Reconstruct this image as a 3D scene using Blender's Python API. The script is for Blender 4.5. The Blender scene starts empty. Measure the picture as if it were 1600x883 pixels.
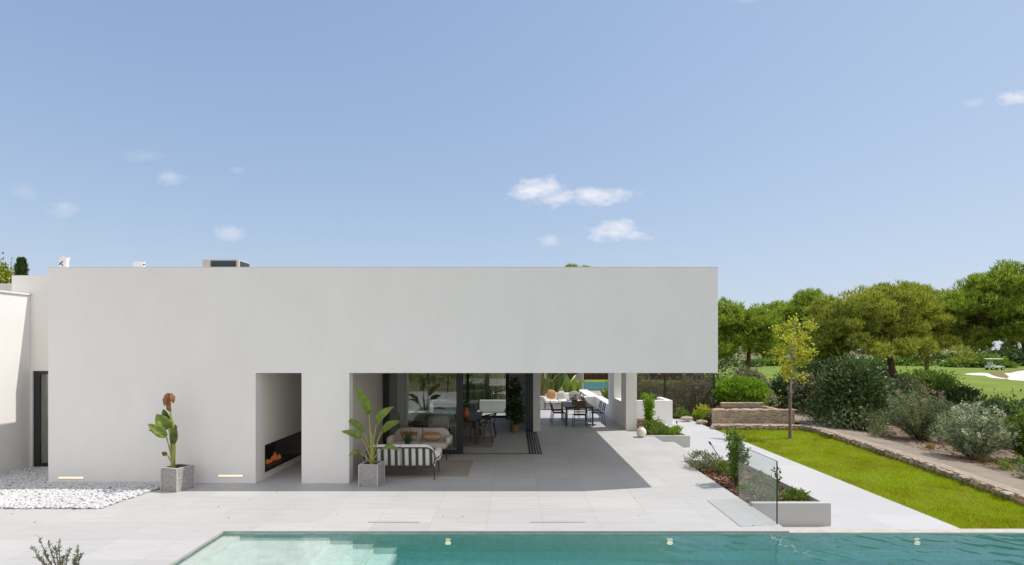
import bpy, bmesh, math, random
import numpy as np
from mathutils import Vector, Matrix
S = bpy.context.scene
COL = S.collection
rng = np.random.default_rng(7)
random.seed(7)
PI = math.pi

# ---------------------------------------------------------------- camera, sky, sun, exposure
F, HZ, VPX, CAMZ = 850.0, 545.0, 803.0, 2.9          # calibration of the photograph in its own pixels
cam = bpy.data.cameras.new('camera'); camo = bpy.data.objects.new('camera', cam); COL.objects.link(camo); S.camera = camo
cam.sensor_width = 36; cam.lens = F / 1600 * 36
cam.shift_y = (HZ - 441.5) / 1600; cam.shift_x = -(VPX - 800) / 1600
cam.clip_end = 4000; cam.clip_start = .1
camo.location = (0, 0, CAMZ); camo.rotation_euler = (PI / 2, 0, 0)

SUN = Vector((.63, .135, 1.0))
W = bpy.data.worlds.new("World"); S.world = W; W.use_nodes = True
nt = W.node_tree; N = nt.nodes; Lk = nt.links
bg = N['Background']
sky = N.new('ShaderNodeTexSky'); sky.sky_type = 'NISHITA'; sky.sun_disc = False
sky.sun_elevation = math.atan2(1, math.hypot(SUN.x, SUN.y)); sky.sun_rotation = math.atan2(SUN.x, SUN.y)
sky.air_density = 1.0; sky.dust_density = 0.6; sky.ozone_density = 1.6; sky.altitude = 0
bg.inputs[1].default_value = 0.15


def wmath(op, a, b=None, c=None, clamp=False):
    n = N.new('ShaderNodeMath'); n.operation = op; n.use_clamp = clamp
    for i, v in enumerate((a, b, c)):
        if v is None: continue
        if isinstance(v, (int, float)): n.inputs[i].default_value = v
        else: Lk.new(v, n.inputs[i])
    return n.outputs[0]


# small fair-weather clouds, placed by compass direction and height in the sky
tc = N.new('ShaderNodeTexCoord'); sx = N.new('ShaderNodeSeparateXYZ'); Lk.new(tc.outputs['Generated'], sx.inputs[0])
ysafe = wmath('MAXIMUM', sx.outputs[1], .05)
cu = wmath('DIVIDE', sx.outputs[0], ysafe); cv = wmath('DIVIDE', sx.outputs[2], ysafe)
front = wmath('GREATER_THAN', sx.outputs[1], .2)
cc = N.new('ShaderNodeCombineXYZ'); Lk.new(cu, cc.inputs[0]); Lk.new(cv, cc.inputs[1])
nz = N.new('ShaderNodeTexNoise'); nz.inputs['Scale'].default_value = 16; nz.inputs['Detail'].default_value = 7; nz.inputs['Roughness'].default_value = .6
mpn = N.new('ShaderNodeMapping'); mpn.inputs['Scale'].default_value = (1, 1.7, 1); Lk.new(cc.outputs[0], mpn.inputs[0]); Lk.new(mpn.outputs[0], nz.inputs[0])
nz2 = N.new('ShaderNodeTexNoise'); nz2.inputs['Scale'].default_value = 48; nz2.inputs['Detail'].default_value = 5; Lk.new(mpn.outputs[0], nz2.inputs[0])
nn = wmath('SUBTRACT', wmath('ADD', wmath('MULTIPLY', nz.outputs[0], 1.3), wmath('MULTIPLY', nz2.outputs[0], .7)), 1.0)
total = None
for (px, py, rx, ry, al) in [(845, 296, 54, 21, 1.0), (925, 305, 66, 15, 1.0), (882, 308, 66, 17, .95), (962, 364, 50, 16, .95), (968, 355, 32, 15, .9), (860, 377, 18, 10, .45),
                             (264, 279, 26, 14, .42), (228, 244, 40, 13, .14), (100, 325, 26, 13, .3), (360, 364, 30, 13, .42),
                             (373, 265, 14, 7, .16), (1590, 153, 30, 13, .8), (1519, 161, 17, 9, .3), (35, 298, 26, 14, .15), (1160, 0, 30, 8, .2)]:
    dx = wmath('MULTIPLY', wmath('SUBTRACT', cu, (px - VPX) / F), F / rx)
    dy = wmath('MULTIPLY', wmath('SUBTRACT', cv, (HZ - py) / F), F / ry)
    r = wmath('SQRT', wmath('ADD', wmath('MULTIPLY', dx, dx), wmath('MULTIPLY', dy, dy)))
    d = wmath('ADD', wmath('SUBTRACT', 1.02, r), wmath('MULTIPLY', nn, 1.7))
    d = wmath('MULTIPLY', d, 1.0, clamp=True)
    near = wmath('MULTIPLY', wmath('SUBTRACT', 1.9, r), 1.5, clamp=True)
    d = wmath('MULTIPLY', wmath('MULTIPLY', d, near), al)
    total = d if total is None else wmath('MAXIMUM', total, d)
total = wmath('MULTIPLY', total, front)
mx = N.new('ShaderNodeMix'); mx.data_type = 'RGBA'
# a hazy summer sky: the glare low down is rolled off, channel by channel, as c*g / (1 + c*g*b)
sc3 = N.new('ShaderNodeSeparateColor'); Lk.new(sky.outputs[0], sc3.inputs[0]); cb3 = N.new('ShaderNodeCombineColor')
for i, (g_, b_) in enumerate(((1.74, .228), (1.82, .204), (2.38, .182))):
    c_ = wmath('MULTIPLY', sc3.outputs[i], g_); Lk.new(wmath('DIVIDE', c_, wmath('ADD', 1.0, wmath('MULTIPLY', c_, b_))), cb3.inputs[i])
# unseen bright cloud added behind the viewer to fill the shaded facade
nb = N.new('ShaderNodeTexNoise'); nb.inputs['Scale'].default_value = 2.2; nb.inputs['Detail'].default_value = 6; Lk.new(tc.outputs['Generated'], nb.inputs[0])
fill_cloud = wmath('MULTIPLY', wmath('SUBTRACT', wmath('MULTIPLY', sx.outputs[1], -1.0), .12), 3.0, clamp=True)
fill_cloud = wmath('MULTIPLY', fill_cloud, wmath('MULTIPLY', wmath('SUBTRACT', nb.outputs[0], .36), 6.0, clamp=True))
fill_cloud = wmath('MULTIPLY', fill_cloud, wmath('MULTIPLY', sx.outputs[2], 8.0, clamp=True))
mb_ = N.new('ShaderNodeMix'); mb_.data_type = 'RGBA'; Lk.new(fill_cloud, mb_.inputs[0]); Lk.new(cb3.outputs[0], mb_.inputs[6]); mb_.inputs[7].default_value = (5.2, 5.0, 4.75, 1)
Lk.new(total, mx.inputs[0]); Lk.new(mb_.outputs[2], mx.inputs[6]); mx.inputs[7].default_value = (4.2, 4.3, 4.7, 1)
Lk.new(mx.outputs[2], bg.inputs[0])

sun = bpy.data.lights.new('sun', 'SUN'); sun.energy = 2.9; sun.angle = math.radians(.5); sun.color = (1, .95, .88)
suno = bpy.data.objects.new('sun', sun); COL.objects.link(suno)
suno.rotation_euler = (-SUN).to_track_quat('-Z', 'Y').to_euler(); suno.location = (30, 8, 45)
S.view_settings.view_transform = 'Standard'; S.view_settings.look = 'None'; S.view_settings.gamma = 1; S.view_settings.use_curve_mapping = False
S.view_settings.exposure = 0.42
S.cycles.use_denoising = True
S.cycles.max_bounces = 16; S.cycles.diffuse_bounces = 10; S.cycles.transparent_max_bounces = 24; S.cycles.glossy_bounces = 4
S.cycles.caustics_reflective = False; S.cycles.caustics_refractive = True; S.cycles.sample_clamp_indirect = 6


# ---------------------------------------------------------------- helpers
def P(px, py, Y):
    "the point the photograph shows at pixel (px, py), at depth Y"
    return Vector(((px - VPX) / F * Y, Y, CAMZ + (HZ - py) / F * Y))


def G(px, py, z0=0.0):
    Y = F * (CAMZ - z0) / (py - HZ)
    return Vector(((px - VPX) / F * Y, Y, z0))


class NT:
    def __init__(s, name):
        s.m = bpy.data.materials.new(name); s.m.use_nodes = True
        s.n = s.m.node_tree.nodes; s.l = s.m.node_tree.links; s.p = s.n['Principled BSDF']; s.out = s.n['Material Output']

    def node(s, t, **kw):
        n = s.n.new(t)
        for k, v in kw.items(): setattr(n, k, v)
        return n

    def tex(s, kind, vec, **inp):
        n = s.n.new(kind)
        if vec is not None: s.l.new(vec, n.inputs[0])
        for k, v in inp.items(): n.inputs[k].default_value = v
        return n

    def pos(s, scale=(1, 1, 1), loc=(0, 0, 0), obj=False):
        g = s.n.new('ShaderNodeTexCoord').outputs['Object'] if obj else s.n.new('ShaderNodeNewGeometry').outputs['Position']
        mp = s.n.new('ShaderNodeMapping'); mp.inputs['Scale'].default_value = scale; mp.inputs['Location'].default_value = loc
        s.l.new(g, mp.inputs[0]); return mp.outputs[0]

    def ramp(s, fac, stops):
        r = s.n.new('ShaderNodeValToRGB'); e = r.color_ramp.elements
        while len(e) < len(stops): e.new(.5)
        for i, (p, c) in enumerate(stops): e[i].position = p; e[i].color = (*c, 1) if len(c) == 3 else c
        s.l.new(fac, r.inputs[0]); return r.outputs[0]

    def mix(s, fac, a, b, mode='MIX'):
        m = s.n.new('ShaderNodeMix'); m.data_type = 'RGBA'; m.blend_type = mode
        for i, v in ((0, fac), (6, a), (7, b)):
            if isinstance(v, (int, float)): m.inputs[i].default_value = v
            elif isinstance(v, tuple): m.inputs[i].default_value = (*v, 1) if len(v) == 3 else v
            else: s.l.new(v, m.inputs[i])
        return m.outputs[2]

    def math(s, op, a, b=0.0, clamp=False):
        n = s.n.new('ShaderNodeMath'); n.operation = op; n.use_clamp = clamp
        for i, v in enumerate((a, b)):
            if isinstance(v, (int, float)): n.inputs[i].default_value = v
            else: s.l.new(v, n.inputs[i])
        return n.outputs[0]

    def schlick(s, f0):
        "reflectance of a thin sheet, the same from both sides"
        lw = s.n.new('ShaderNodeLayerWeight'); lw.inputs[0].default_value = .5
        return s.math('ADD', s.math('MULTIPLY', s.math('POWER', lw.outputs['Facing'], 5.0), 1 - f0), f0)

    def bump(s, h, strength=.3, dist=.01):
        b = s.n.new('ShaderNodeBump'); b.inputs['Strength'].default_value = strength; b.inputs['Distance'].default_value = dist
        s.l.new(h, b.inputs['Height']); s.l.new(b.outputs[0], s.p.inputs['Normal']); return b

    def col(s, c):
        if isinstance(c, tuple): s.p.inputs[0].default_value = (*c, 1)
        else: s.l.new(c, s.p.inputs[0])
        return s

    def rough(s, r, spec=None):
        s.p.inputs['Roughness'].default_value = r
        if spec is not None: s.p.inputs['Specular IOR Level'].default_value = spec
        return s


def simple(name, c, rough=.6, var=.12, scale=6.0, bump=0.0, bscale=60.0, metal=0.0, spec=None):
    t = NT(name); v = t.pos()
    n = t.tex('ShaderNodeTexNoise', v, Scale=scale, Detail=5.0)
    c0 = tuple(max(0, x * (1 - var)) for x in c); c1 = tuple(min(1, x * (1 + var)) for x in c)
    t.col(t.ramp(n.outputs[0], [(.3, c0), (.7, c1)])).rough(rough, spec)
    t.p.inputs['Metallic'].default_value = metal
    if bump:
        b = t.tex('ShaderNodeTexNoise', v, Scale=bscale, Detail=4.0); t.bump(b.outputs[0], bump, .02)
    return t.m


def leafmat(name, stops, rough=.5, trans=.38, spec=.3, patches=None):
    "leaf colour varies from leaf to leaf"
    t = NT(name); g = t.n.new('ShaderNodeNewGeometry')
    c = t.ramp(g.outputs['Random Per Island'], stops)
    if patches:
        nz_ = t.tex('ShaderNodeTexNoise', g.outputs['Position'], Scale=1.3, Detail=6.0, Roughness=.65)
        c = t.mix(1.0, c, t.ramp(nz_.outputs[0], patches), 'MULTIPLY')
    t.col(c).rough(rough, spec)
    tr = t.n.new('ShaderNodeBsdfTranslucent'); t.l.new(t.mix(1.0, c, (1.0, 1.0, .55), 'MULTIPLY'), tr.inputs[0])
    ms = t.n.new('ShaderNodeMixShader'); ms.inputs[0].default_value = trans
    t.l.new(t.p.outputs[0], ms.inputs[1]); t.l.new(tr.outputs[0], ms.inputs[2]); t.l.new(ms.outputs[0], t.out.inputs[0])
    return t.m


def emit(name, c, s):
    t = NT(name); t.col(tuple(min(1, x) for x in c)); t.p.inputs['Emission Color'].default_value = (*c, 1); t.p.inputs['Emission Strength'].default_value = s
    return t.m


def glassmat(name, tint=(.93, .97, .95), refl=1.0, rough=0.0):
    t = NT(name); t.n.remove(t.p)
    tr = t.n.new('ShaderNodeBsdfTransparent'); tr.inputs[0].default_value = (*tint, 1)
    gl = t.n.new('ShaderNodeBsdfGlossy'); gl.inputs['Roughness'].default_value = rough
    ms = t.n.new('ShaderNodeMixShader'); t.l.new(t.math('MULTIPLY', t.schlick(.04), refl, True), ms.inputs[0])
    t.l.new(tr.outputs[0], ms.inputs[1]); t.l.new(gl.outputs[0], ms.inputs[2]); t.l.new(ms.outputs[0], t.out.inputs[0])
    return t.m


def link_mesh(name, me, mat, parent=None, loc=None):
    o = bpy.data.objects.new(name, me); COL.objects.link(o)
    if mat is not None: me.materials.append(mat)
    if parent is not None: o.parent = parent
    if loc is not None: o.location = loc
    return o


class MB:
    "collects shapes into one mesh"

    def __init__(s): s.v = []; s.f = []

    def add(s, verts, faces):
        b = len(s.v); s.v += [tuple(x) for x in verts]; s.f += [tuple(b + i for i in f) for f in faces]; return s

    def box(s, x0, x1, y0, y1, z0, z1, M=None):
        v = [Vector((x, y, z)) for x in (x0, x1) for y in (y0, y1) for z in (z0, z1)]
        if M is not None: v = [M @ p for p in v]
        return s.add(v, [(0, 1, 3, 2), (4, 6, 7, 5), (0, 4, 5, 1), (2, 3, 7, 6), (0, 2, 6, 4), (1, 5, 7, 3)])

    def quad(s, a, b, c, d): return s.add([a, b, c, d], [(0, 1, 2, 3)])

    def poly(s, pts, z): return s.add([(x, y, z) for x, y in pts], [tuple(range(len(pts)))])

    def prism(s, pts, axis, a, b):
        "polygon in the two other axes, extruded along axis (x, y or z) from a to b"
        def mk(p, t): return {'x': (t, p[0], p[1]), 'y': (p[0], t, p[1]), 'z': (p[0], p[1], t)}[axis]
        n = len(pts); v = [mk(p, a) for p in pts] + [mk(p, b) for p in pts]
        f = [tuple(range(n - 1, -1, -1)), tuple(range(n, 2 * n))] + [(i, (i + 1) % n, n + (i + 1) % n, n + i) for i in range(n)]
        return s.add(v, f)

    def tube(s, pts, r, seg=8, closed=False):
        pts = [Vector(p) for p in pts]; n = len(pts); rs = r if isinstance(r, (list, tuple)) else [r] * n
        ref = None; rings = []
        for i in range(n):
            a = pts[(i - 1) % n] if (closed or i > 0) else pts[i]; b = pts[(i + 1) % n] if (closed or i < n - 1) else pts[i]
            t = (b - a).normalized()
            if ref is None:
                ref = t.orthogonal().normalized()
            ref = (ref - t * ref.dot(t))
            if ref.length < 1e-6: ref = t.orthogonal()
            ref.normalize(); q = t.cross(ref)
            rings.append([pts[i] + (ref * math.cos(2 * PI * k / seg) + q * math.sin(2 * PI * k / seg)) * rs[i] for k in range(seg)])
        f = []; m = n if closed else n - 1
        for i in range(m):
            j = (i + 1) % n
            for k in range(seg): f.append((i * seg + k, i * seg + (k + 1) % seg, j * seg + (k + 1) % seg, j * seg + k))
        if not closed: f += [tuple(range(seg - 1, -1, -1)), tuple((n - 1) * seg + k for k in range(seg))]
        return s.add([p for R in rings for p in R], f)

    def lathe(s, prof, seg=20, cx=0, cy=0):
        v = []; f = []
        for (r, z) in prof: v += [(cx + r * math.cos(2 * PI * k / seg), cy + r * math.sin(2 * PI * k / seg), z) for k in range(seg)]
        for i in range(len(prof) - 1):
            for k in range(seg): f.append((i * seg + k, i * seg + (k + 1) % seg, (i + 1) * seg + (k + 1) % seg, (i + 1) * seg + k))
        f += [tuple(range(seg - 1, -1, -1)), tuple((len(prof) - 1) * seg + k for k in range(seg))]
        return s.add(v, f)

    def pillow(s, c, size, e=.35, e2=.5, M=None, nu=22, nv=14):
        "superellipsoid: e rounds the outline in XY, e2 the edge in Z"
        def sp(x, p): return math.copysign(abs(x) ** p, x)
        v = []; f = []
        for j in range(nv + 1):
            th = -PI / 2 + PI * j / nv
            for i in range(nu):
                ph = 2 * PI * i / nu
                p = Vector((size[0] / 2 * sp(math.cos(th), e2) * sp(math.cos(ph), e), size[1] / 2 * sp(math.cos(th), e2) * sp(math.sin(ph), e), size[2] / 2 * sp(math.sin(th), e2)))
                if M is not None: p = M @ p
                v.append(p + Vector(c))
        for j in range(nv):
            for i in range(nu): f.append((j * nu + i, j * nu + (i + 1) % nu, (j + 1) * nu + (i + 1) % nu, (j + 1) * nu + i))
        return s.add(v, f)

    def build(s, name, mat, parent=None, smooth=False, bevel=0.0, off=None, loc=None):
        me = bpy.data.meshes.new(name)
        v = s.v if off is None else [(x - off[0], y - off[1], z - off[2]) for x, y, z in s.v]
        me.from_pydata(v, [], s.f)
        if smooth: me.shade_smooth()
        bm = bmesh.new(); bm.from_mesh(me); bmesh.ops.recalc_face_normals(bm, faces=bm.faces[:]); bm.to_mesh(me); bm.free()
        if smooth:
            try: me.set_sharp_from_angle(angle=math.radians(50))
            except Exception: pass
        o = link_mesh(name, me, mat, parent, loc)
        if bevel:
            b = o.modifiers.new('bevel', 'BEVEL'); b.width = bevel; b.segments = 2; b.limit_method = 'ANGLE'; b.angle_limit = .6
        return o


def np_mesh(name, V, k, mat, parent=None, smooth=False, faces=None, loc=None):
    "V: (n,3) vertices; consecutive k vertices make a face unless faces (m,k) is given"
    V = np.asarray(V, dtype=np.float32).reshape(-1, 3)
    if faces is None: faces = np.arange(len(V), dtype=np.int32).reshape(-1, k)
    faces = np.asarray(faces, dtype=np.int32); m = len(faces); k = faces.shape[1]
    me = bpy.data.meshes.new(name); me.vertices.add(len(V)); me.vertices.foreach_set('co', V.ravel())
    me.loops.add(m * k); me.loops.foreach_set('vertex_index', faces.ravel())
    me.polygons.add(m); me.polygons.foreach_set('loop_start', np.arange(0, m * k, k, dtype=np.int32))
    if smooth: me.polygons.foreach_set('use_smooth', np.ones(m, dtype=bool))
    me.update(calc_edges=True)
    return link_mesh(name, me, mat, parent, loc)


def tag(o, label=None, cat=None, group=None, kind=None):
    if label: o['label'] = label
    if cat: o['category'] = cat
    if group: o['group'] = group
    if kind: o['kind'] = kind
    return o


def thing(name, loc, label, cat, group=None, rz=0.0):
    o = bpy.data.objects.new(name, None); COL.objects.link(o); o.location = loc; o.rotation_euler = (0, 0, rz); o.empty_display_size = .2
    return tag(o, label, cat, group)


def copy_tree(o, parent=None):
    c = o.copy(); COL.objects.link(c)
    if parent is not None: c.parent = parent
    for ch in list(o.children): copy_tree(ch, c)
    return c


def unit(a): return a / np.maximum(np.linalg.norm(a, axis=-1, keepdims=True), 1e-9)


def rdir(n, r=rng): return unit(r.normal(size=(n, 3)))


def leaf_quads(P0, D, L, Wd, r=rng, fold=.25):
    "diamond leaves at P0 along D"
    n = len(P0); D = unit(D); R = rdir(n, r); Sd = unit(np.cross(D, R)); L = np.broadcast_to(L, n)[:, None]; Wd = np.broadcast_to(Wd, n)[:, None]
    U = np.cross(Sd, D) * Wd * fold
    a = P0; b = P0 + D * L * .45 + Sd * Wd / 2 + U; c = P0 + D * L; d = P0 + D * L * .45 - Sd * Wd / 2 + U
    return np.stack([a, b, c, d], 1).reshape(-1, 3)


def blob_leaves(c, rad, n, L, Wd, clumps=40, cr=.28, up=.25, flat_bottom=True, shell=.55, r=rng):
    "leaves gathered in clumps through a lumpy ellipsoid"
    c = np.array(c); rad = np.array(rad)
    cd = rdir(clumps, r)
    if flat_bottom: cd[:, 2] = np.where(cd[:, 2] < -.8, -cd[:, 2], cd[:, 2])
    cc = cd * (r.uniform(shell, 1, (clumps, 1)) ** .5) * r.uniform(.82, 1.08, (clumps, 1))
    w = r.integers(0, clumps, n)
    q = cc[w] + r.normal(size=(n, 3)) * cr * r.uniform(.35, 1, (n, 1))
    pos = c + q * rad
    D = unit(q) * .55 + rdir(n, r) * .7 + np.array([0, 0, up])
    return leaf_quads(pos, D, L * r.uniform(.7, 1.25, n), Wd * r.uniform(.7, 1.2, n), r)


# ---------------------------------------------------------------- materials
def tile_mat(name, c, w, d, ox, oy, streak=.075, joint=.79):
    t = NT(name); v = t.pos((1, 1, 1), (ox, oy, 0))
    b = t.tex('ShaderNodeTexBrick', v, Scale=1.0)
    b.offset = 0; b.inputs['Mortar Size'].default_value = .006; b.inputs['Brick Width'].default_value = w; b.inputs['Row Height'].default_value = d
    b.inputs['Mortar Smooth'].default_value = .3; b.inputs['Bias'].default_value = 0
    lo = tuple(x * .935 for x in c); hi = tuple(min(1, x * 1.03) for x in c)
    b.inputs['Color1'].default_value = (*lo, 1); b.inputs['Color2'].default_value = (*hi, 1); b.inputs['Mortar'].default_value = (*[x * joint for x in c], 1)
    s1 = t.tex('ShaderNodeTexNoise', t.pos((.7, 5, 3)), Scale=1.6, Detail=7.0, Roughness=.62)
    s2 = t.tex('ShaderNodeTexNoise', t.pos((1, 1, 1)), Scale=.55, Detail=3.0)
    k = t.math('ADD', t.math('MULTIPLY', s1.outputs[0], .7), t.math('MULTIPLY', s2.outputs[0], .3))
    sh = t.ramp(k, [(.35, (1 - streak * 1.6,) * 3), (.65, (1.0, 1.0, 1.0))])
    t.col(t.mix(1.0, b.outputs[0], sh, 'MULTIPLY')).rough(.55, .3)
    t.bump(b.outputs[1], -.15, .004)
    return t.m


def plaster(name, c, var=.02):
    t = NT(name); v = t.pos()
    n = t.tex('ShaderNodeTexNoise', t.pos((1.1, 1.1, .55)), Scale=1.3, Detail=9.0, Roughness=.68); n2 = t.tex('ShaderNodeTexNoise', v, Scale=90.0, Detail=3.0)
    t.col(t.ramp(n.outputs[0], [(.32, tuple(x * (1 - var * 1.5) for x in c)), (.68, tuple(min(1, x * (1 + var)) for x in c))])).rough(.85, .2)
    t.bump(n2.outputs[0], .12, .006)
    return t.m


M = {}
M['tile'] = tile_mat('terrace porcelain tile', (.53, .52, .51), .93, .80, .45, -8.27)
M['path_tile'] = tile_mat('path porcelain tile', (.54, .535, .53), 1.2, .9, .3, .1, .04, .93)
M['white'] = plaster('white render', (.815, .80, .782))
M['warmwhite'] = plaster('warm white render', (.80, .775, .735))
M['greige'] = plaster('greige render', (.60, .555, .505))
M['column'] = plaster('cream column render', (.88, .86, .82))
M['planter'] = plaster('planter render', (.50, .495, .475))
M['ceiling'] = plaster('ceiling paint', (.78, .77, .75))
M['dark_metal'] = simple('anthracite aluminium', (.028, .029, .032), .4, .1, metal=.0)
M['greymetal'] = simple('grey aluminium', (.09, .095, .10), .45, .1)
M['coping'] = simple('shaded coping rim', (.40, .38, .34), .6, .1)
M['glass'] = glassmat('window glass', (.94, .97, .95), 3.6)
M['panel_glass'] = glassmat('balustrade glass', (.945, .97, .962), 1.0)
M['glass_edge'] = simple('glass edge green', (.02, .05, .05), .2, .05)
M['black'] = simple('black powder coat', (.012, .012, .013), .45, .1)
M['firebox'] = simple('firebox lining', (.010, .010, .010), .5, .1)
M['fabric_white'] = simple('off white outdoor fabric', (.80, .78, .75), .95, .05, 14, .15, 260, spec=.1)
M['fabric_beige'] = simple('beige outdoor fabric', (.66, .61, .55), .95, .06, 14, .15, 260, spec=.1)
M['frame_metal'] = simple('charcoal furniture tube', (.035, .034, .036), .5, .1)
M['strap'] = simple('charcoal strap', (.055, .053, .055), .8, .1, 30, .1, 300)
M['table_top'] = simple('dark brown table top', (.10, .075, .068), .45, .2, 5)
M['wood_dark'] = simple('dark walnut', (.035, .02, .014), .45, .3, 9)
M['woven'] = simple('woven paper cord', (.38, .27, .16), .9, .2, 60, .4, 150)
M['rug'] = simple('taupe rug', (.36, .32, .285), .98, .09, 25, .2, 220, spec=.05)
M['orange'] = simple('orange glazed clay', (.62, .13, .05), .35, .15)
M['mustard'] = simple('mustard cloth', (.62, .36, .15), .95, .08, 20, .1, 250, spec=.1)
M['grey_cloth'] = simple('mottled grey cloth', (.45, .42, .38), .95, .3, 24, .1, 250, spec=.1)
M['green_cloth'] = simple('sage green upholstery', (.10, .14, .12), .9, .1, 20, spec=.1)
M['basket'] = simple('wicker basket', (.25, .15, .075), .9, .25, 50, .5, 120)
M['ceramic'] = simple('cream ceramic', (.78, .73, .65), .5, .06, 8)
M['counter'] = simple('pale stone counter', (.55, .55, .52), .3, .08)
M['kitchen'] = simple('kitchen front', (.24, .23, .20), .5, .08)
M['sack'] = simple('white woven sack', (.80, .80, .83), .8, .05, 12, .3, 40)
M['ink'] = simple('printed ink', (.08, .08, .12), .8, .1)
M['soil'] = simple('potting soil', (.045, .028, .02), .95, .4, 30, .5, 60)


def planter_stone():
    t = NT('chiselled grey stone'); v = t.pos()
    n = t.tex('ShaderNodeTexNoise', t.pos((3, 3, 14)), Scale=6.0, Detail=9.0, Roughness=.75); n2 = t.tex('ShaderNodeTexVoronoi', t.pos((1, 1, 2.4)), Scale=26.0)
    t.col(t.ramp(n.outputs[0], [(.32, (.24, .225, .215)), (.5, (.44, .42, .41)), (.68, (.64, .62, .61))])).rough(.9, .2)
    h = t.math('ADD', n.outputs[0], t.math('MULTIPLY', n2.outputs[0], .5)); t.bump(h, .9, .03)
    return t.m


M['planter_stone'] = planter_stone()
M['planter_rim'] = simple('smooth stone edge', (.50, .485, .475), .8, .08, 8)


def stone_mat():
    t = NT('ochre fieldstone'); g = t.n.new('ShaderNodeNewGeometry'); v = t.pos()
    c = t.ramp(g.outputs['Random Per Island'], [(0, (.46, .33, .22)), (.25, (.56, .45, .33)), (.45, (.42, .37, .32)), (.62, (.58, .38, .24)), (.8, (.66, .57, .45)), (1, (.44, .39, .33))])
    n = t.tex('ShaderNodeTexNoise', v, Scale=14.0, Detail=7.0, Roughness=.7)
    t.col(t.mix(1.0, c, t.ramp(n.outputs[0], [(.3, (.6, .58, .55)), (.65, (1, 1, 1))]), 'MULTIPLY')).rough(.95, .15)
    t.bump(n.outputs[0], .6, .03); return t.m


M['stone'] = stone_mat()
def fieldstone():
    t = NT('fitted ochre fieldstone'); g = t.pos((1, 1, 1.25)); w = t.tex('ShaderNodeTexNoise', g, Scale=3.0, Detail=3.0); v = t.mix(.10, g, w.outputs['Color'], 'LINEAR_LIGHT')
    vo = t.tex('ShaderNodeTexVoronoi', v, Scale=3.9); ve = t.tex('ShaderNodeTexVoronoi', v, Scale=3.9); ve.feature = 'DISTANCE_TO_EDGE'
    sp = t.n.new('ShaderNodeSeparateColor'); t.l.new(vo.outputs['Color'], sp.inputs[0])
    c = t.ramp(sp.outputs[0], [(0, (.50, .36, .24)), (.2, (.64, .51, .37)), (.4, (.44, .39, .35)), (.55, (.68, .43, .25)), (.7, (.74, .62, .47)), (.85, (.54, .40, .28)), (1, (.52, .47, .41))])
    n = t.tex('ShaderNodeTexNoise', g, Scale=16.0, Detail=7.0, Roughness=.7); c = t.mix(1.0, c, t.ramp(n.outputs[0], [(.3, (.66, .64, .6)), (.65, (1, 1, 1))]), 'MULTIPLY')
    t.col(t.mix(t.ramp(ve.outputs['Distance'], [(.02, (1, 1, 1)), (.06, (0, 0, 0))]), c, (.54, .45, .35))).rough(.95, .15)
    h = t.math('ADD', t.ramp(ve.outputs['Distance'], [(0, (0, 0, 0)), (.12, (1, 1, 1))]), t.math('MULTIPLY', n.outputs[0], .4)); t.bump(h, .8, .04); return t.m


M['fieldstone'] = fieldstone()
M['mortar'] = simple('earth mortar', (.34, .28, .22), .95, .2, 12, .4, 40)


def ground_mat(name, stops, scale, bump=.4, detail=8.0, bscale=40):
    t = NT(name); v = t.pos(); n = t.tex('ShaderNodeTexNoise', v, Scale=scale, Detail=detail, Roughness=.65); n2 = t.tex('ShaderNodeTexNoise', v, Scale=bscale, Detail=6.0)
    t.col(t.ramp(n.outputs[0], stops)).rough(.95, .1); t.bump(n2.outputs[0], bump, .05); return t.m


M['earth'] = ground_mat('dry scrubland earth', [(.3, (.10, .085, .05)), (.5, (.17, .15, .075)), (.7, (.22, .19, .12))], .35)
M['dirt'] = ground_mat('pale sandy soil', [(.3, (.13, .095, .065)), (.5, (.235, .175, .125)), (.7, (.36, .28, .21))], 1.6, .6)
M['walk'] = ground_mat('compacted beige footpath', [(.3, (.235, .195, .15)), (.7, (.34, .285, .225))], 1.2, .25)
M['fairway'] = ground_mat('mown fairway turf', [(.3, (.12, .18, .028)), (.5, (.18, .245, .04)), (.7, (.235, .285, .06))], .12, .2)
M['rough_grass'] = ground_mat('dry rough grass', [(.3, (.17, .14, .05)), (.7, (.26, .22, .08))], .5, .3)
M['sand'] = ground_mat('bunker sand', [(.3, (.66, .61, .56)), (.7, (.76, .72, .68))], .8, .2)
M['lawn_soil'] = ground_mat('lawn base', [(.3, (.14, .155, .015)), (.7, (.22, .235, .025))], 2.2, .4)
M['gravel_base'] = simple('gravel bed', (.42, .42, .42), .95, .2, 40)
M['limestone'] = ground_mat('pale rubble', [(.3, (.30, .27, .23)), (.7, (.55, .52, .47))], 2.5, .7)
M['mulch'] = ground_mat('bark bed', [(.3, (.05, .028, .02)), (.7, (.12, .07, .05))], 6, .8)

M['pebble'] = leafmat('white marble pebble', [(0, (0.508, 0.508, 0.517)), (.5, (0.607, 0.607, 0.615)), (1, (0.689, 0.689, 0.689))], .7, 0.0)
M['chip'] = leafmat('bark chip', [(0, (.07, .035, .022)), (.5, (.17, .085, .055)), (.85, (.28, .16, .11)), (1, (.42, .30, .2))], .9, 0.0, .1)
M['pine_leaf'] = leafmat('pine needles', [(0, (0.122, 0.196, 0.032)), (.5, (0.292, 0.408, 0.063)), (1, (0.547, 0.622, 0.101))], .6, .42, .2)
M['pine_leaf_olive'] = leafmat('pine needles olive', [(0, (0.154, 0.202, 0.038)), (.5, (0.371, 0.442, 0.075)), (1, (0.649, 0.654, 0.128))], .6, .3, .2)
M['dark_leaf'] = leafmat('dark evergreen leaves', [(0, (0.043, 0.078, 0.028)), (.5, (0.087, 0.147, 0.049)), (1, (0.167, 0.235, 0.078))], .5, .2)
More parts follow.
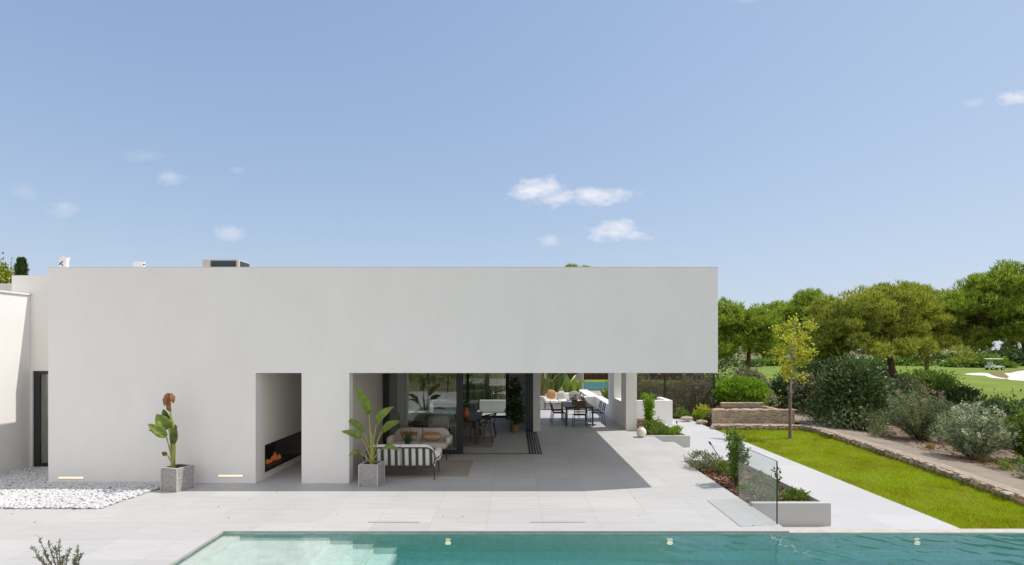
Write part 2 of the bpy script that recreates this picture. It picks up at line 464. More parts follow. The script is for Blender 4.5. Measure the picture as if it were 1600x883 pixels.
M['olive_leaf'] = leafmat('grey green leaves', [(0, (0.083, 0.103, 0.049)), (.5, (0.225, 0.274, 0.137)), (1, (0.386, 0.435, 0.258))], .5, .25)
M['silver_leaf'] = leafmat('silvery leaves', [(0, (0.122, 0.158, 0.087)), (.5, (0.346, 0.406, 0.256)), (1, (0.540, 0.600, 0.420))], .55, .25)
M['bright_leaf'] = leafmat('bright green leaves', [(0, (0.130, 0.260, 0.016)), (.5, (0.221, 0.390, 0.026)), (1, (0.351, 0.520, 0.052))], .5, .35)
M['mid_leaf'] = leafmat('green leaves', [(0, (0.090, 0.165, 0.027)), (.5, (0.165, 0.270, 0.042)), (1, (0.300, 0.405, 0.075))], .5, .3)
M['yellow_leaf'] = leafmat('yellow green leaves', [(0, (.36, .42, .03)), (.5, (.54, .56, .06)), (1, (.74, .68, .12))], .55, .4)
M['grass_blade'] = leafmat('lawn grass blades', [(0, (.26, .38, .015)), (.5, (.42, .56, .02)), (1, (.60, .69, .045))], .6, .38, .15, [(.34, (1.0, 1.0, 1.0)), (.5, (.95, .90, .9)), (.62, (.84, .70, .8)), (.72, (.70, .52, .7))])
M['dry_blade'] = leafmat('dry grass blades', [(0, (.30, .22, .08)), (1, (.48, .37, .16))], .8, .3, .1)
M['pink'] = leafmat('pink blossom', [(0, (.55, .22, .32)), (1, (.75, .45, .52))], .7, .3)
M['white_fl'] = leafmat('white blossom', [(0, (.75, .75, .68)), (1, (.88, .88, .82))], .7, .2)
M['orange_fl'] = leafmat('orange blossom', [(0, (.8, .35, .02)), (1, (.9, .5, .05))], .7, .2)
M['reed'] = leafmat('dry tall grass', [(0, (.16, .15, .06)), (.5, (.27, .24, .11)), (1, (.40, .35, .19))], .8, .3, .1)
M['bark'] = simple('pine bark', (.12, .075, .052), .95, .35, 9, .8, 22)
M['pale_bark'] = simple('pale grey bark', (.30, .27, .24), .9, .25, 12, .5, 30)
M['twig'] = simple('brown twig', (.10, .07, .045), .9, .25, 12)
M['stake'] = simple('wooden stake', (.15, .115, .09), .9, .2, 12)


def paddle_mat(name, a, b, trans=.3):
    t = NT(name); v = t.pos(); n = t.tex('ShaderNodeTexNoise', v, Scale=9.0, Detail=5.0)
    c = t.ramp(n.outputs[0], [(.3, a), (.7, b)]); t.col(c).rough(.4, .4)
    tr = t.n.new('ShaderNodeBsdfTranslucent'); t.l.new(c, tr.inputs[0]); ms = t.n.new('ShaderNodeMixShader'); ms.inputs[0].default_value = trans
    t.l.new(t.p.outputs[0], ms.inputs[1]); t.l.new(tr.outputs[0], ms.inputs[2]); t.l.new(ms.outputs[0], t.out.inputs[0]); return t.m


M['paddle'] = paddle_mat('paddle leaf', (.16, .25, .03), (.30, .38, .07))
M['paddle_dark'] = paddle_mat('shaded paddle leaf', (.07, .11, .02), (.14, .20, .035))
M['dead_leaf'] = paddle_mat('withered leaf', (.16, .055, .02), (.42, .20, .08), .2)
M['petiole'] = paddle_mat('leaf stalk', (.28, .30, .06), (.42, .40, .12), .1)
M['palm_leaf'] = leafmat('palm leaflets', [(0, (0.084, 0.140, 0.042)), (1, (0.224, 0.308, 0.112))], .45, .25)


def net_mat():
    t = NT('brown shade netting'); v = t.pos()
    n = t.tex('ShaderNodeTexNoise', t.pos((1, 1, .35)), Scale=3.0, Detail=6.0)
    t.col(t.ramp(n.outputs[0], [(.3, (.075, .055, .045)), (.7, (.15, .115, .095))])).rough(.95, .1)
    tr = t.n.new('ShaderNodeBsdfTransparent'); ms = t.n.new('ShaderNodeMixShader'); ms.inputs[0].default_value = .60
    t.l.new(t.p.outputs[0], ms.inputs[1]); t.l.new(tr.outputs[0], ms.inputs[2]); t.l.new(ms.outputs[0], t.out.inputs[0]); return t.m


M['net'] = net_mat()


def pool_tile(name, c0, c1):
    t = NT(name); v = t.pos()
    b = t.tex('ShaderNodeTexVoronoi', v, Scale=22.0); n = t.tex('ShaderNodeTexNoise', v, Scale=5.0, Detail=6.0)
    k = t.math('ADD', t.math('MULTIPLY', b.outputs['Color'], .35), t.math('MULTIPLY', n.outputs[0], .65))
    t.col(t.ramp(k, [(.3, c0), (.7, c1)])).rough(.5, .3); return t.m


M['pool_tile'] = pool_tile('green pool stone', (.50, .86, .77), (.60, .93, .85))
M['pool_step'] = pool_tile('pale pool stone', (.70, .72, .64), (.90, .91, .85))


def water_mat():
    t = NT('pool water'); t.n.remove(t.p)
    v = t.pos((1, 1, 1)); w = t.tex('ShaderNodeTexNoise', v, Scale=2.5, Detail=3.0)
    mv = t.mix(.22, v, w.outputs['Color'], 'LINEAR_LIGHT')
    vo = t.tex('ShaderNodeTexVoronoi', mv, Scale=7.0); vo.feature = 'DISTANCE_TO_EDGE'
    vo2 = t.tex('ShaderNodeTexVoronoi', mv, Scale=13.0); vo2.feature = 'DISTANCE_TO_EDGE'
    k = t.math('MINIMUM', vo.outputs['Distance'], t.math('MULTIPLY', vo2.outputs['Distance'], 1.6))
    tr = t.n.new('ShaderNodeBsdfTransparent'); t.l.new(t.ramp(k, [(0, (1, 1, 1)), (.08, (.93, .95, .95)), (.30, (.82, .86, .86))]), tr.inputs[0])  # caustic light ripples put into the transmission colour of the surface
    gl = t.n.new('ShaderNodeBsdfGlossy'); gl.inputs['Roughness'].default_value = .02
    rf_ = t.n.new('ShaderNodeBsdfRefraction'); rf_.inputs['Roughness'].default_value = 0; rf_.inputs['IOR'].default_value = 1.07; rf_.inputs[0].default_value = (.97, .98, .98, 1)
    m2 = t.n.new('ShaderNodeMixShader'); m2.inputs[0].default_value = .4; t.l.new(tr.outputs[0], m2.inputs[1]); t.l.new(rf_.outputs[0], m2.inputs[2]); tr = m2
    ms = t.n.new('ShaderNodeMixShader'); t.l.new(t.schlick(.02), ms.inputs[0])
    t.l.new(tr.outputs[0], ms.inputs[1]); t.l.new(gl.outputs[0], ms.inputs[2]); t.l.new(ms.outputs[0], t.out.inputs[0])
    va = t.n.new('ShaderNodeVolumeAbsorption'); va.inputs[0].default_value = (.04, .88, .80, 1); va.inputs[1].default_value = .36
    t.l.new(va.outputs[0], t.out.inputs[1]); return t.m


M['water'] = water_mat()
M['pool_far'] = simple('turquoise pool water', (.12, .36, .38), .1, .15, 2)

# ================================================================ THE SETTING
ZL = -.36                                             # level of path and lawn
# ground sheet round the plot, open where the pool is dug
mb = MB(); zg = -.5
X0, X1, Y0, Y1 = -4.9, 14.0, 2.0, 8.9; R = 1500
mb.quad((-R, Y1, zg), (R, Y1, zg), (R, R, zg), (-R, R, zg)); mb.quad((-R, -R, zg), (R, -R, zg), (R, Y0, zg), (-R, Y0, zg))
mb.quad((-R, Y0, zg), (X0, Y0, zg), (X0, Y1, zg), (-R, Y1, zg)); mb.quad((X1, Y0, zg), (R, Y0, zg), (R, Y1, zg), (X1, Y1, zg))
tag(mb.build('ground', M['earth']), kind='structure')

TX = 4.38                                             # right-hand edge of the terrace
mb = MB()
mb.box(-16, TX, 8.66, 27.1, -.62, 0); mb.box(-16, -4.63, -7, 8.66, -.62, 0); mb.box(-4.63, 12, -7, 3.0, -.62, 0)
mb.box(TX, 4.64, 14.0, 18.0, -.5, -.002); mb.box(4.64, 5.27, 14.0, 18.0, -.5, -.17)
tag(mb.build('terrace', M['tile']), kind='structure')
mb = MB(); mb.box(4.39, 8.10, 8.87, 25.4, -.6, ZL); tag(mb.build('garden_path', M['path_tile']), kind='structure')
mb = MB(); mb.box(4.385, 14.0, 8.665, 8.85, -.62, -.028); tag(mb.build('pool_coping', simple('light pool coping', (.50, .46, .41), .7, .12, 7)), kind='structure')
# darker strip below the paving lip, its shadow line put into the colour
mb = MB(); mb.box(-4.632, TX, 8.648, 8.659, -.034, -.004); mb.box(-4.629, -4.618, 3.0, 8.648, -.034, -.004)
tag(mb.build('pool_edge_shade', M['coping']), kind='structure')
# pool shell, steps and water
mb = MB(); xl, xr, yn, yf, zf = -4.622, 13.9, 3.02, 8.645, -.46
mb.quad((xl, yn, zf), (xr, yn, zf), (xr, yf, zf), (xl, yf, zf)); mb.quad((xl, yf, zf), (xr, yf, zf), (xr, yf, -.03), (xl, yf, -.03))
mb.quad((xl, yn, zf), (xl, yf, zf), (xl, yf, -.03), (xl, yn, -.03)); mb.quad((xr, yn, zf), (xr, yf, zf), (xr, yf, -.03), (xr, yn, -.03)); mb.quad((xl, yn, zf), (xr, yn, zf), (xr, yn, -.03), (xl, yn, -.03))
tag(mb.build('pool_basin', M['pool_tile']), kind='structure')
mb = MB(); xs = [-4.62, -4.35, -2.92, -2.55, -2.22, -1.85]; zs = [-.085, -.145, -.205, -.275, -.35]
for a, b, z in zip(xs[:-1], xs[1:], zs): mb.box(a, b, yn + .01, yf - .003, zf + .01, z)
tag(mb.build('pool_steps', M['pool_step']), kind='structure')
zw = -.036; nx, ny = 520, 150
gx = np.linspace(xl + .002, xr - .002, nx); gy = np.linspace(yn + .002, yf - .002, ny); XX, YY = np.meshgrid(gx, gy); ZZ = np.zeros_like(XX)
wr = np.random.default_rng(3)
for i in range(46):
    a = wr.uniform(0, 2 * PI) if i % 3 == 0 else wr.normal(1.05, .35); lam = wr.uniform(.10, .5); k = 2 * PI / lam
    ZZ += np.sin((XX * math.cos(a) + YY * math.sin(a)) * k + wr.uniform(0, 6)) * .0052 / k
ZZ = zw + ZZ * 1.7
edge = np.zeros_like(ZZ, dtype=bool); edge[0, :] = edge[-1, :] = edge[:, 0] = edge[:, -1] = True
V = np.stack([XX, YY, ZZ], -1).reshape(-1, 3)
ii = (np.arange(ny - 1)[:, None] * nx + np.arange(nx - 1)[None, :]).ravel()
Fq = np.stack([ii, ii + 1, ii + nx + 1, ii + nx], 1)
top = V.copy(); bmw = MB()
bot = np.array([[xl + .002, yn + .002, zf + .004], [xr - .002, yn + .002, zf + .004], [xr - .002, yf - .002, zf + .004], [xl + .002, yf - .002, zf + .004]])
me = bpy.data.meshes.new('pool_water')
ring = list(range(nx)) + [j * nx + nx - 1 for j in range(1, ny)] + [(ny - 1) * nx + i for i in range(nx - 2, -1, -1)] + [j * nx for j in range(ny - 2, 0, -1)]
nb = len(V); allv = V.tolist() + bot.tolist()
front_ring = list(range(nx)); right_ring = [j * nx + nx - 1 for j in range(ny)]; back_ring = [(ny - 1) * nx + i for i in range(nx)]; left_ring = [j * nx for j in range(ny)]
faces = Fq.tolist() + [front_ring[::-1] + [nb, nb + 1], right_ring[::-1] + [nb + 1, nb + 2], back_ring + [nb + 2, nb + 3], left_ring + [nb + 3, nb], [nb + 3, nb + 2, nb + 1, nb]]
me.from_pydata(allv, [], faces)
sm = np.zeros(len(faces), dtype=bool); sm[:len(Fq)] = True; me.polygons.foreach_set('use_smooth', sm)
o = link_mesh('pool_water', me, M['water']); tag(o, kind='structure')

# lawn: flat soil with real blades
def wall_x(Y): return float(np.interp(Y, [7.5, 9.0, 11.3, 14.3, 16.9, 21.1, 22.5], [9.9, 10.15, 10.6, 11.1, 11.35, 11.75, 11.85]))
ysl = np.linspace(8.87, 22.0, 14)
mb = MB(); mb.poly([(8.104, 8.87)] + [(wall_x(y) + .1, y) for y in ysl] + [(8.104, 22.0)], ZL - .03); tag(mb.build('lawn', M['lawn_soil']), kind='structure')
n = 95000; yy = 8.88 + (22.0 - 8.88) * rng.random(n) ** 1.25; xx = 8.075 + rng.random(n) * 4; ok = xx < np.array([wall_x(y) + .02 for y in yy]); xx = xx[ok]; yy = yy[ok]; n = len(xx)
ptch = np.sin(xx * 2.1 + np.sin(yy * 1.3) * 1.7) * np.sin(yy * 1.7 + xx) * .25 + np.sin(xx * 5.3 - yy * 4.1) * .12
h = .045 * (1 + 1.5 * ptch) * rng.uniform(.7, 1.4, n); w = rng.uniform(.009, .016, n); a = rng.uniform(0, 2 * PI, n); ln = rng.normal(size=(n, 2)) * .022
b0 = np.stack([xx - np.cos(a) * w / 2, yy - np.sin(a) * w / 2, np.full(n, ZL - .028)], 1); b1 = np.stack([xx + np.cos(a) * w / 2, yy + np.sin(a) * w / 2, np.full(n, ZL - .028)], 1)
tp = np.stack([xx + ln[:, 0], yy + ln[:, 1], ZL - .028 + h], 1)
tag(np_mesh('grass', np.stack([b0, b1, tp], 1), 3, M['grass_blade']), kind='stuff')

# footpath and sandy bed beyond the low stone wall, falling away to the scrub
ys2 = np.linspace(7.5, 27, 22)
def bed_z(x, y):
    d = max(0, x - wall_x(min(y, 22.5)) - .3); return -.21 - min(.285, d * .05)
mb = MB()
for i in range(len(ys2) - 1):
    for j in range(12):
        c = []
        for (yy_, jj) in ((ys2[i], j), (ys2[i], j + 1), (ys2[i + 1], j + 1), (ys2[i + 1], j)):
            x = wall_x(yy_) + .05 + jj * .75; c.append((x, yy_, bed_z(x, yy_) + (random.uniform(-.015, .015) if 0 < jj < 12 else 0) * 0))
        mb.quad(*c)
tag(mb.build('sandy_bed', M['dirt'], smooth=True), kind='structure')
mb = MB(); 
for i in range(len(ys2) - 1):
    a, b = ys2[i], ys2[i + 1]
    xa, xb = wall_x(a) + .3, wall_x(b) + .3; wa, wb = (1.0 + .012 * (a - 9)), (1.0 + .012 * (b - 9))
    mb.quad((xa, a, -.205), (xa + wa, a, bed_z(xa + wa, a) + .012), (xb + wb, b, bed_z(xb + wb, b) + .012), (xb, b, -.205))
tag(mb.build('footpath', M['walk'], smooth=True), kind='structure')
mb = MB(); mb.poly([(8.104, 22.0), (8.104, 26.6), (5.9, 26.6), (5.9, 25.4), (4.4, 25.4), (4.4, 34), (12.2, 34), (12.2, 22.0)], ZL - .05); tag(mb.build('bark_bed', M['mulch']), kind='structure')

# golf course
mb = MB(); mb.poly([(12, 38), (26, 30), (60, 28), (260, 60), (300, 210), (-60, 210), (-20, 120), (6, 60)], zg + .012); tag(mb.build('fairway', M['fairway']), kind='structure')
def bunker(pts, name):
    b = MB(); b.poly([(p.x, p.y) for p in pts], zg + .030); return tag(b.build(name, M['sand']), kind='structure')
bunker([G(x, y, zg) for x, y in [(1503, 585), (1515, 583.6), (1532, 582.8), (1545, 584), (1551, 587), (1560, 589.6), (1572, 591.4), (1577, 592.6), (1566, 592.4), (1548, 590.6), (1538, 587.4), (1520, 586.6)]], 'sand_bunker')
bunker([G(x, y, zg) for x, y in [(1569, 583.4), (1580, 583), (1588, 580.6), (1600, 579.2), (1640, 578.6), (1680, 581), (1680, 598), (1640, 598), (1600, 595.8), (1580, 594.2), (1571, 592.6), (1577, 588.6), (1574, 587)]], 'sand_bunker')
mb = MB(); mb.poly([(p.x, p.y) for p in [G(x, y, zg) for x, y in [(1548, 581), (1566, 580.2), (1588, 577.5), (1600, 576.6), (1600, 579), (1588, 580.4), (1580, 582.8), (1569, 583.2), (1574, 587), (1577, 588.6), (1571, 591.2), (1561, 589.4), (1552, 586.6), (1546, 583.6)]]], zg + .022)
tag(mb.build('rough_turf', M['rough_grass']), kind='structure')
# neighbour's garden seen through the porch
mb = MB(); mb.poly([(-12, 29), (9, 29), (9, 43.8), (-12, 43.8)], zg + .006); tag(mb.build('rubble_ground', M['limestone']), kind='structure')
mb = MB(); mb.poly([(6.0, 45), (11, 45), (11, 55), (6.6, 55)], zg + .03); tag(mb.build('neighbour_pool', M['pool_far']), kind='structure')

# gravel bed at the left of the facade
def in_poly(x, y, pts):
    ins = np.zeros(len(x), dtype=bool); j = len(pts) - 1
    for i in range(len(pts)):
        xi, yi = pts[i]; xj, yj = pts[j]
        ins ^= ((yi > y) != (yj > y)) & (x < (xj - xi) * (y - yi) / (yj - yi + 1e-12) + xi); j = i
    return ins
ga, gb, gc = G(0, 796.5), G(156, 795.5), G(250, 757)
gpoly = [(-11.79, 9.86), (gb.x, gb.y), (-7.36, 11.1), (-7.05, 11.69), (-10.02, 11.69), (-10.02, 13.2), (-11.79, 13.2)]
mb = MB(); mb.poly(gpoly, .004); tag(mb.build('gravel_bed', M['gravel_base']), kind='structure')
n = 15000; px = rng.uniform(-11.8, -6.9, n); py = rng.uniform(9.8, 13.25, n); ok = in_poly(px, py, gpoly); px = px[ok]; py = py[ok]; n = len(px)
t_ = (1 + 5 ** .5) / 2
ico = unit(np.array([(-1, t_, 0), (1, t_, 0), (-1, -t_, 0), (1, -t_, 0), (0, -1, t_), (0, 1, t_), (0, -1, -t_), (0, 1, -t_), (t_, 0, -1), (t_, 0, 1), (-t_, 0, -1), (-t_, 0, 1)], float))
icf = np.array([(0, 11, 5), (0, 5, 1), (0, 1, 7), (0, 7, 10), (0, 10, 11), (1, 5, 9), (5, 11, 4), (11, 10, 2), (10, 7, 6), (7, 1, 8), (3, 9, 4), (3, 4, 2), (3, 2, 6), (3, 6, 8), (3, 8, 9), (4, 9, 5), (2, 4, 11), (6, 2, 10), (8, 6, 7), (9, 8, 1)])
def scatter_ico(name, x, y, z, sx, sy, sz, mat, jit=.18, parent=None):
    n = len(x); a = rng.uniform(0, 2 * PI, n); base = ico[None] * (1 + rng.normal(size=(n, 12, 1)) * jit) * np.stack([sx, sy, sz], 1)[:, None, :]
    tl = rng.normal(size=n) * .3
    bx, by, bz = base[..., 0], base[..., 1], base[..., 2]
    by, bz = by * np.cos(tl)[:, None] - bz * np.sin(tl)[:, None], by * np.sin(tl)[:, None] + bz * np.cos(tl)[:, None]
    vx = bx * np.cos(a)[:, None] - by * np.sin(a)[:, None] + x[:, None]; vy = bx * np.sin(a)[:, None] + by * np.cos(a)[:, None] + y[:, None]
    V = np.stack([vx, vy, bz + z[:, None]], -1).reshape(-1, 3); Fc = (icf[None] + (np.arange(n) * 12)[:, None, None]).reshape(-1, 3)
    return np_mesh(name, V, 3, mat, parent, smooth=False, faces=Fc)
sz = rng.uniform(.018, .036, n)
tag(scatter_ico('pebbles', px, py, rng.uniform(.008, .035, n), sz * 1.25, sz, sz * .7, M['pebble']), kind='stuff')

# ================================================================ THE VILLA
VO = (-2.8, 11.7, 0.0)
villa = thing('villa', VO, 'white rendered modern villa with long overhanging roof block, open porch and dark sliding doors', 'villa')
def vp(mb, name, mat, parent=None, **kw):
    o = mb.build(name, mat, None, off=VO if parent is None else VO, **kw); o.parent = villa if parent is None else parent; return o
FX0, FX1, FT, LZ = -10.02, 4.39, 4.648, 2.377
mb = MB(); mb.prism([(FX0, 0), (FX0, FT), (FX1, FT), (FX1, LZ), (-3.54, LZ), (-3.54, 0), (-4.57, 0), (-4.57, LZ), (-5.555, LZ), (-5.555, 0)], 'y', 11.7, 11.96)
vp(mb, 'facade', M['white'], bevel=.008)
mb = MB(); mb.box(FX0, FX1, 11.697, 11.97, FT, FT + .012); vp(mb, 'parapet_cap', M['warmwhite'])
mb = MB(); mb.box(FX1 - .3, FX1 - .003, 11.962, 23.1, LZ + .001, FT - .002); mb.box(FX0 + .003, FX1 - .302, 22.8, 23.1, LZ + .03, FT - .002); mb.box(FX0 + .003, FX0 + .28, 13.6, 22.79, LZ + .03, FT - .002)
vp(mb, 'parapet', M['white'])
mb = MB(); mb.box(FX0 + .29, FX1 - .305, 11.965, 22.79, LZ + .025, 4.45); vp(mb, 'roof', M['ceiling'])
zc = LZ + .022
mb = MB()
mb.box(FX0 + .004, -6.05, 11.963, 22.9, 0, zc)                                       # block left of the passage
mb.box(-6.05, -5.556, 11.963, 12.15, 0, zc); mb.box(-6.05, -5.556, 14.6, 15.3, 0, zc); mb.box(-6.05, -5.556, 12.15, 14.6, 0, .16); mb.box(-6.05, -5.556, 12.15, 14.6, .73, zc)
mb.box(-5.556, -4.571, 15.0, 15.3, 0, zc); mb.box(-6.04, -4.66, 22.8, 23.0, 0, zc)
vp(mb, 'wall', M['warmwhite'])
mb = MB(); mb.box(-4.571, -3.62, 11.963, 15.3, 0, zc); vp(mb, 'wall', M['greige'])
mb = MB(); mb.box(.67, .93, 19.1, 23.0, 0, zc); mb.box(-.20, .669, 22.8, 23.0, 0, zc); vp(mb, 'wall', M['warmwhite'])
mb = MB(); mb.prism([(19.4, 0), (23.05, 0), (23.05, zc), (21.8, zc), (21.8, .94), (20.3, .94), (20.3, zc), (19.4, zc)], 'x', 4.0, 4.384); vp(mb, 'column', M['column'], bevel=.006)
mb = MB(); mb.box(4.0, 4.37, 23.055, 26.8, 0, .545); mb.box(.7, 4.37, 26.805, 27.09, 0, .545); vp(mb, 'parapet_wall', M['warmwhite'], bevel=.006)
# left: taller recessed block, glazed door, lower wing
mb = MB(); mb.box(-12.25, FX0 - .002, 13.27, 18, 2.36, 4.69); mb.box(-12.25, -11.745, 13.27, 18, 0, 2.36); mb.box(-10.32, FX0 - .002, 13.27, 18, 0, 2.36); mb.box(-11.745, -10.32, 13.6, 18, 0, 2.36)
vp(mb, 'recessed_wall', M['warmwhite']); 
mb = MB(); mb.box(-17, -12.26, 14.0, 18, 0, 4.58); vp(mb, 'rear_wing', M['warmwhite'])
mb = MB(); mb.box(-17, -11.8, 8.5, 13.265, 0, 4.20); wing = vp(mb, 'side_wing', M['white'])
mb = MB(); mb.box(-17.02, -11.765, 8.48, 13.264, 4.203, 4.245); vp(mb, 'coping', M['warmwhite'], wing)
mb = MB(); y = 13.33
mb.box(-11.745, -11.60, y - .03, y + .03, 0, 2.35); mb.box(-11.60, -10.33, y - .03, y + .03, 2.27, 2.35); mb.box(-11.60, -10.33, y - .03, y + .03, 0, .10); mb.box(-10.47, -10.33, y - .03, y + .03, .10, 2.27)
dr = vp(mb, 'glazed_door', M['dark_metal'], bevel=.004); mb = MB(); mb.box(-11.60, -10.47, y - .006, y + .006, .10, 2.27); vp(mb, 'pane', M['glass'], dr)
# fireplace in the passage wall
mb = MB()
mb.box(-6.04, -6.02, 12.16, 14.59, .17, .72); mb.box(-6.02, -5.60, 12.16, 14.59, .165, .18); mb.box(-6.02, -5.60, 12.16, 14.59, .71, .725); mb.box(-6.02, -5.60, 12.152, 12.165, .18, .71); mb.box(-6.02, -5.60, 14.585, 14.598, .18, .71)
fp = vp(mb, 'fireplace', M['firebox'])
mb = MB(); mb.box(-5.60, -5.548, 12.13, 12.16, .14, .75); mb.box(-5.60, -5.548, 14.59, 14.62, .14, .75); mb.box(-5.60, -5.548, 12.16, 14.59, .14, .17); mb.box(-5.60, -5.548, 12.16, 14.59, .72, .75); vp(mb, 'frame', M['black'], fp)
mb = MB(); mb.box(-5.575, -5.567, 12.16, 14.59, .17, .72); vp(mb, 'pane', glassmat('fireplace glass', (.8, .8, .8), 1.0), fp)
M['flame'] = emit('gas flame', (.9, .27, .07), .22); rf = random.Random(4)
for (yc, hh) in ((12.90, .10), (13.24, .17), (13.31, .20)):
    fl = MB()
    for k in range(3):
        x0 = -5.80 + rf.uniform(-.05, .05); y0 = yc + rf.uniform(-.07, .07); hz = hh * rf.uniform(.6, 1)
        pts = [(x0 + rf.uniform(-.02, .02), y0 + rf.uniform(-.04, .04), .20 + hz * t) for t in (0, .25, .5, .75, 1)]
        fl.tube(pts, [.025, .045, .035, .02, .003], 7)
    vp(fl, 'flame', M['flame'], fp, smooth=True)
# recessed wall lights
for (a, b, yy0) in ((92, 131, 746.3), (341.5, 380, 743.2)):
    pa, pb = P(a, yy0, 11.7), P(b, yy0, 11.7)
    mb = MB(); mb.box(pa.x - .01, pb.x + .01, 11.694, 11.699, pa.z - .03, pa.z + .03); wl = vp(mb, 'wall_light', M['planter'])
    mb = MB(); mb.box(pa.x, pb.x, 11.688, 11.693, pa.z - .02, pa.z + .02); vp(mb, 'lens', emit('warm light slot', (1.0, .84, .62), .5), wl)
# sliding doors on the porch
def stiles(rects, y, d=.03):
    m = MB()
    for (x0, x1, z0, z1) in rects: m.box(x0, x1, y - d, y + d, z0, z1)
    return m
y = 15.0; zt = zc - .002
sd = vp(stiles([(-3.60, -3.43, 0, zt), (-3.43, -3.22, 0, .11), (-1.585, -1.40, 0, zt), (-3.22, -1.585, 0, .11), (-3.43, -1.585, zt - .09, zt)], y), 'sliding_door', M['dark_metal'], bevel=.004)
mb = MB(); mb.box(-3.43, -1.585, y - .012, y + .012, .11, zt - .09); vp(mb, 'pane', M['glass'], sd)
mb = MB(); mb.box(-1.62, -1.60, y - .07, y - .032, .95, 1.12); vp(mb, 'handle', M['black'], sd)
mb = MB(); mb.box(-3.43, -3.24, y + .06, y + .11, 0, zt); vp(mb, 'door_stile', M['greymetal'], bevel=.004)
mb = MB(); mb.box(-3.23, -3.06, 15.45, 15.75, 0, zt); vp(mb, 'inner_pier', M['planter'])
stk = vp(stiles([(.415, .495, 0, zt), (.505, .585, 0, zt), (.595, .668, 0, zt)], 19.03, .04), 'stacked_doors', M['dark_metal'], bevel=.004)
mb = MB(); mb.box(.43, .445, 18.975, 18.988, .95, 1.15); vp(mb, 'handle', M['black'], stk)
mb = MB()
for k in range(5):
    a = .42 + k * .078; mb.box(a, a + .05, 15.04 if k < 4 else 14.95, 18.98, .001, .007)
mb.box(-1.40, .782, 14.97, 15.03, .0015, .008); vp(mb, 'floor_track', M['black'])
# rear windows of the living room
y = 22.9; zt2 = zc - .002
mb = stiles([(-4.655, -4.60, 0, zt2), (-3.68, -3.56, 0, zt2), (-1.99, -1.89, 0, zt2), (-.345, -.205, 0, zt2), (-4.60, -3.68, 0, .09), (-3.56, -1.99, 0, .09), (-1.89, -.345, 0, .09), (-4.60, -3.68, zt2 - .07, zt2), (-3.56, -1.99, zt2 - .07, zt2), (-1.89, -.345, zt2 - .07, zt2)], y)
rw = vp(mb, 'rear_window', M['dark_metal'], bevel=.004)
for (a, b) in ((-4.60, -3.68), (-3.56, -1.99), (-1.89, -.345)):
    mb = MB(); mb.box(a, b, y - .01, y + .01, .09, zt2 - .07); vp(mb, 'pane', M['glass'], rw)

# roof items
hv = thing('air_conditioner', (-8.6, 16.2, 4.45), 'beige boxed air conditioning unit with dark louvred sides on the roof', 'air conditioner')
a = P(316, 405, 16); b = P(373, 405, 16); xa, xb = a.x + 8.6, b.x + 8.6; zt3 = a.z - 4.45
mb = MB(); mb.box(xa, xb, -.2, .5, 0, zt3); mb.build('housing', simple('beige unit casing', (.50, .44, .39), .6, .05), hv, bevel=.015)
dk = simple('dark teal louvre', (.022, .05, .058), .5, .2, 8)
g1 = P(329.5, 405, 16).x + 8.6; g2 = P(369, 405, 16).x + 8.6
mb = MB(); mb.box(g1, g2, -.215, -.203, .12, zt3 - .05); g_ = mb.build('front_louvre', dk, hv)
mb = MB()
for k in range(14): mb.box(g1 + .01, g2 - .01, -.228, -.217, .16 + k * .06, .166 + k * .06)
mb.build('slat', dk, g_)
mb = MB(); mb.box(xb + .003, xb + .015, -.12, .42, .12, zt3 - .05); mb.build('side_louvre', dk, hv)
def sack(px0, px1, pyt, Y, zb, tilt, lab):
    pa, pb = P(px0, pyt, Y), P(px1, pyt, Y); w = pb.x - pa.x; h = pa.z - zb
    t = thing('builders_sack', ((pa.x + pb.x) / 2, Y, zb), lab, 'sack', 'white sacks left on the roof')
    m = MB(); Mt = Matrix.Rotation(tilt, 4, 'Y')
    prof = [(0, .40), (.12, .47), (.45, .49), (.8, .47), (1, .5)]
    v = []; f = []; n = 16
    for (zz, r) in prof:
        for k in range(n):
            an = 2 * PI * k / n; sq = (abs(math.cos(an)) ** 4 + abs(math.sin(an)) ** 4) ** -.25
            v.append(Mt @ Vector((math.cos(an) * sq * r * w * .84, math.sin(an) * sq * r * .12, zz * h + (.02 * math.sin(an * 3) if zz == 1 else 0))))
    for i in range(len(prof) - 1):
        for k in range(n): f.append((i * n + k, i * n + (k + 1) % n, (i + 1) * n + (k + 1) % n, (i + 1) * n + k))
    f += [tuple(range(n - 1, -1, -1)), tuple((len(prof) - 1) * n + k for k in range(n))]
    m.add(v, f).build('bag', M['sack'], t, smooth=True); return t, w, h
t, w, h = sack(90, 107, 402, 14.2, 4.69, .06, 'upright white sack with a dark printed mark at the left end of the roof')
m = MB(); m.tube([(-.05, -.062, h * .66), (.0, -.064, h * .76), (.05, -.062, h * .80)], .011, 5); m.tube([(-.02, -.063, h * .72), (.05, -.063, h * .62)], .013, 5); m.build('printed_mark', M['ink'], t)
t, w, h = sack(208, 230, 410, 14.2, 4.45, -.05, 'low white sack lying behind the roof edge near the air conditioning unit')
m = MB(); m.box(.12, .16, -.066, -.052, h - .09, h - .05); m.build('printed_mark', M['ink'], t)

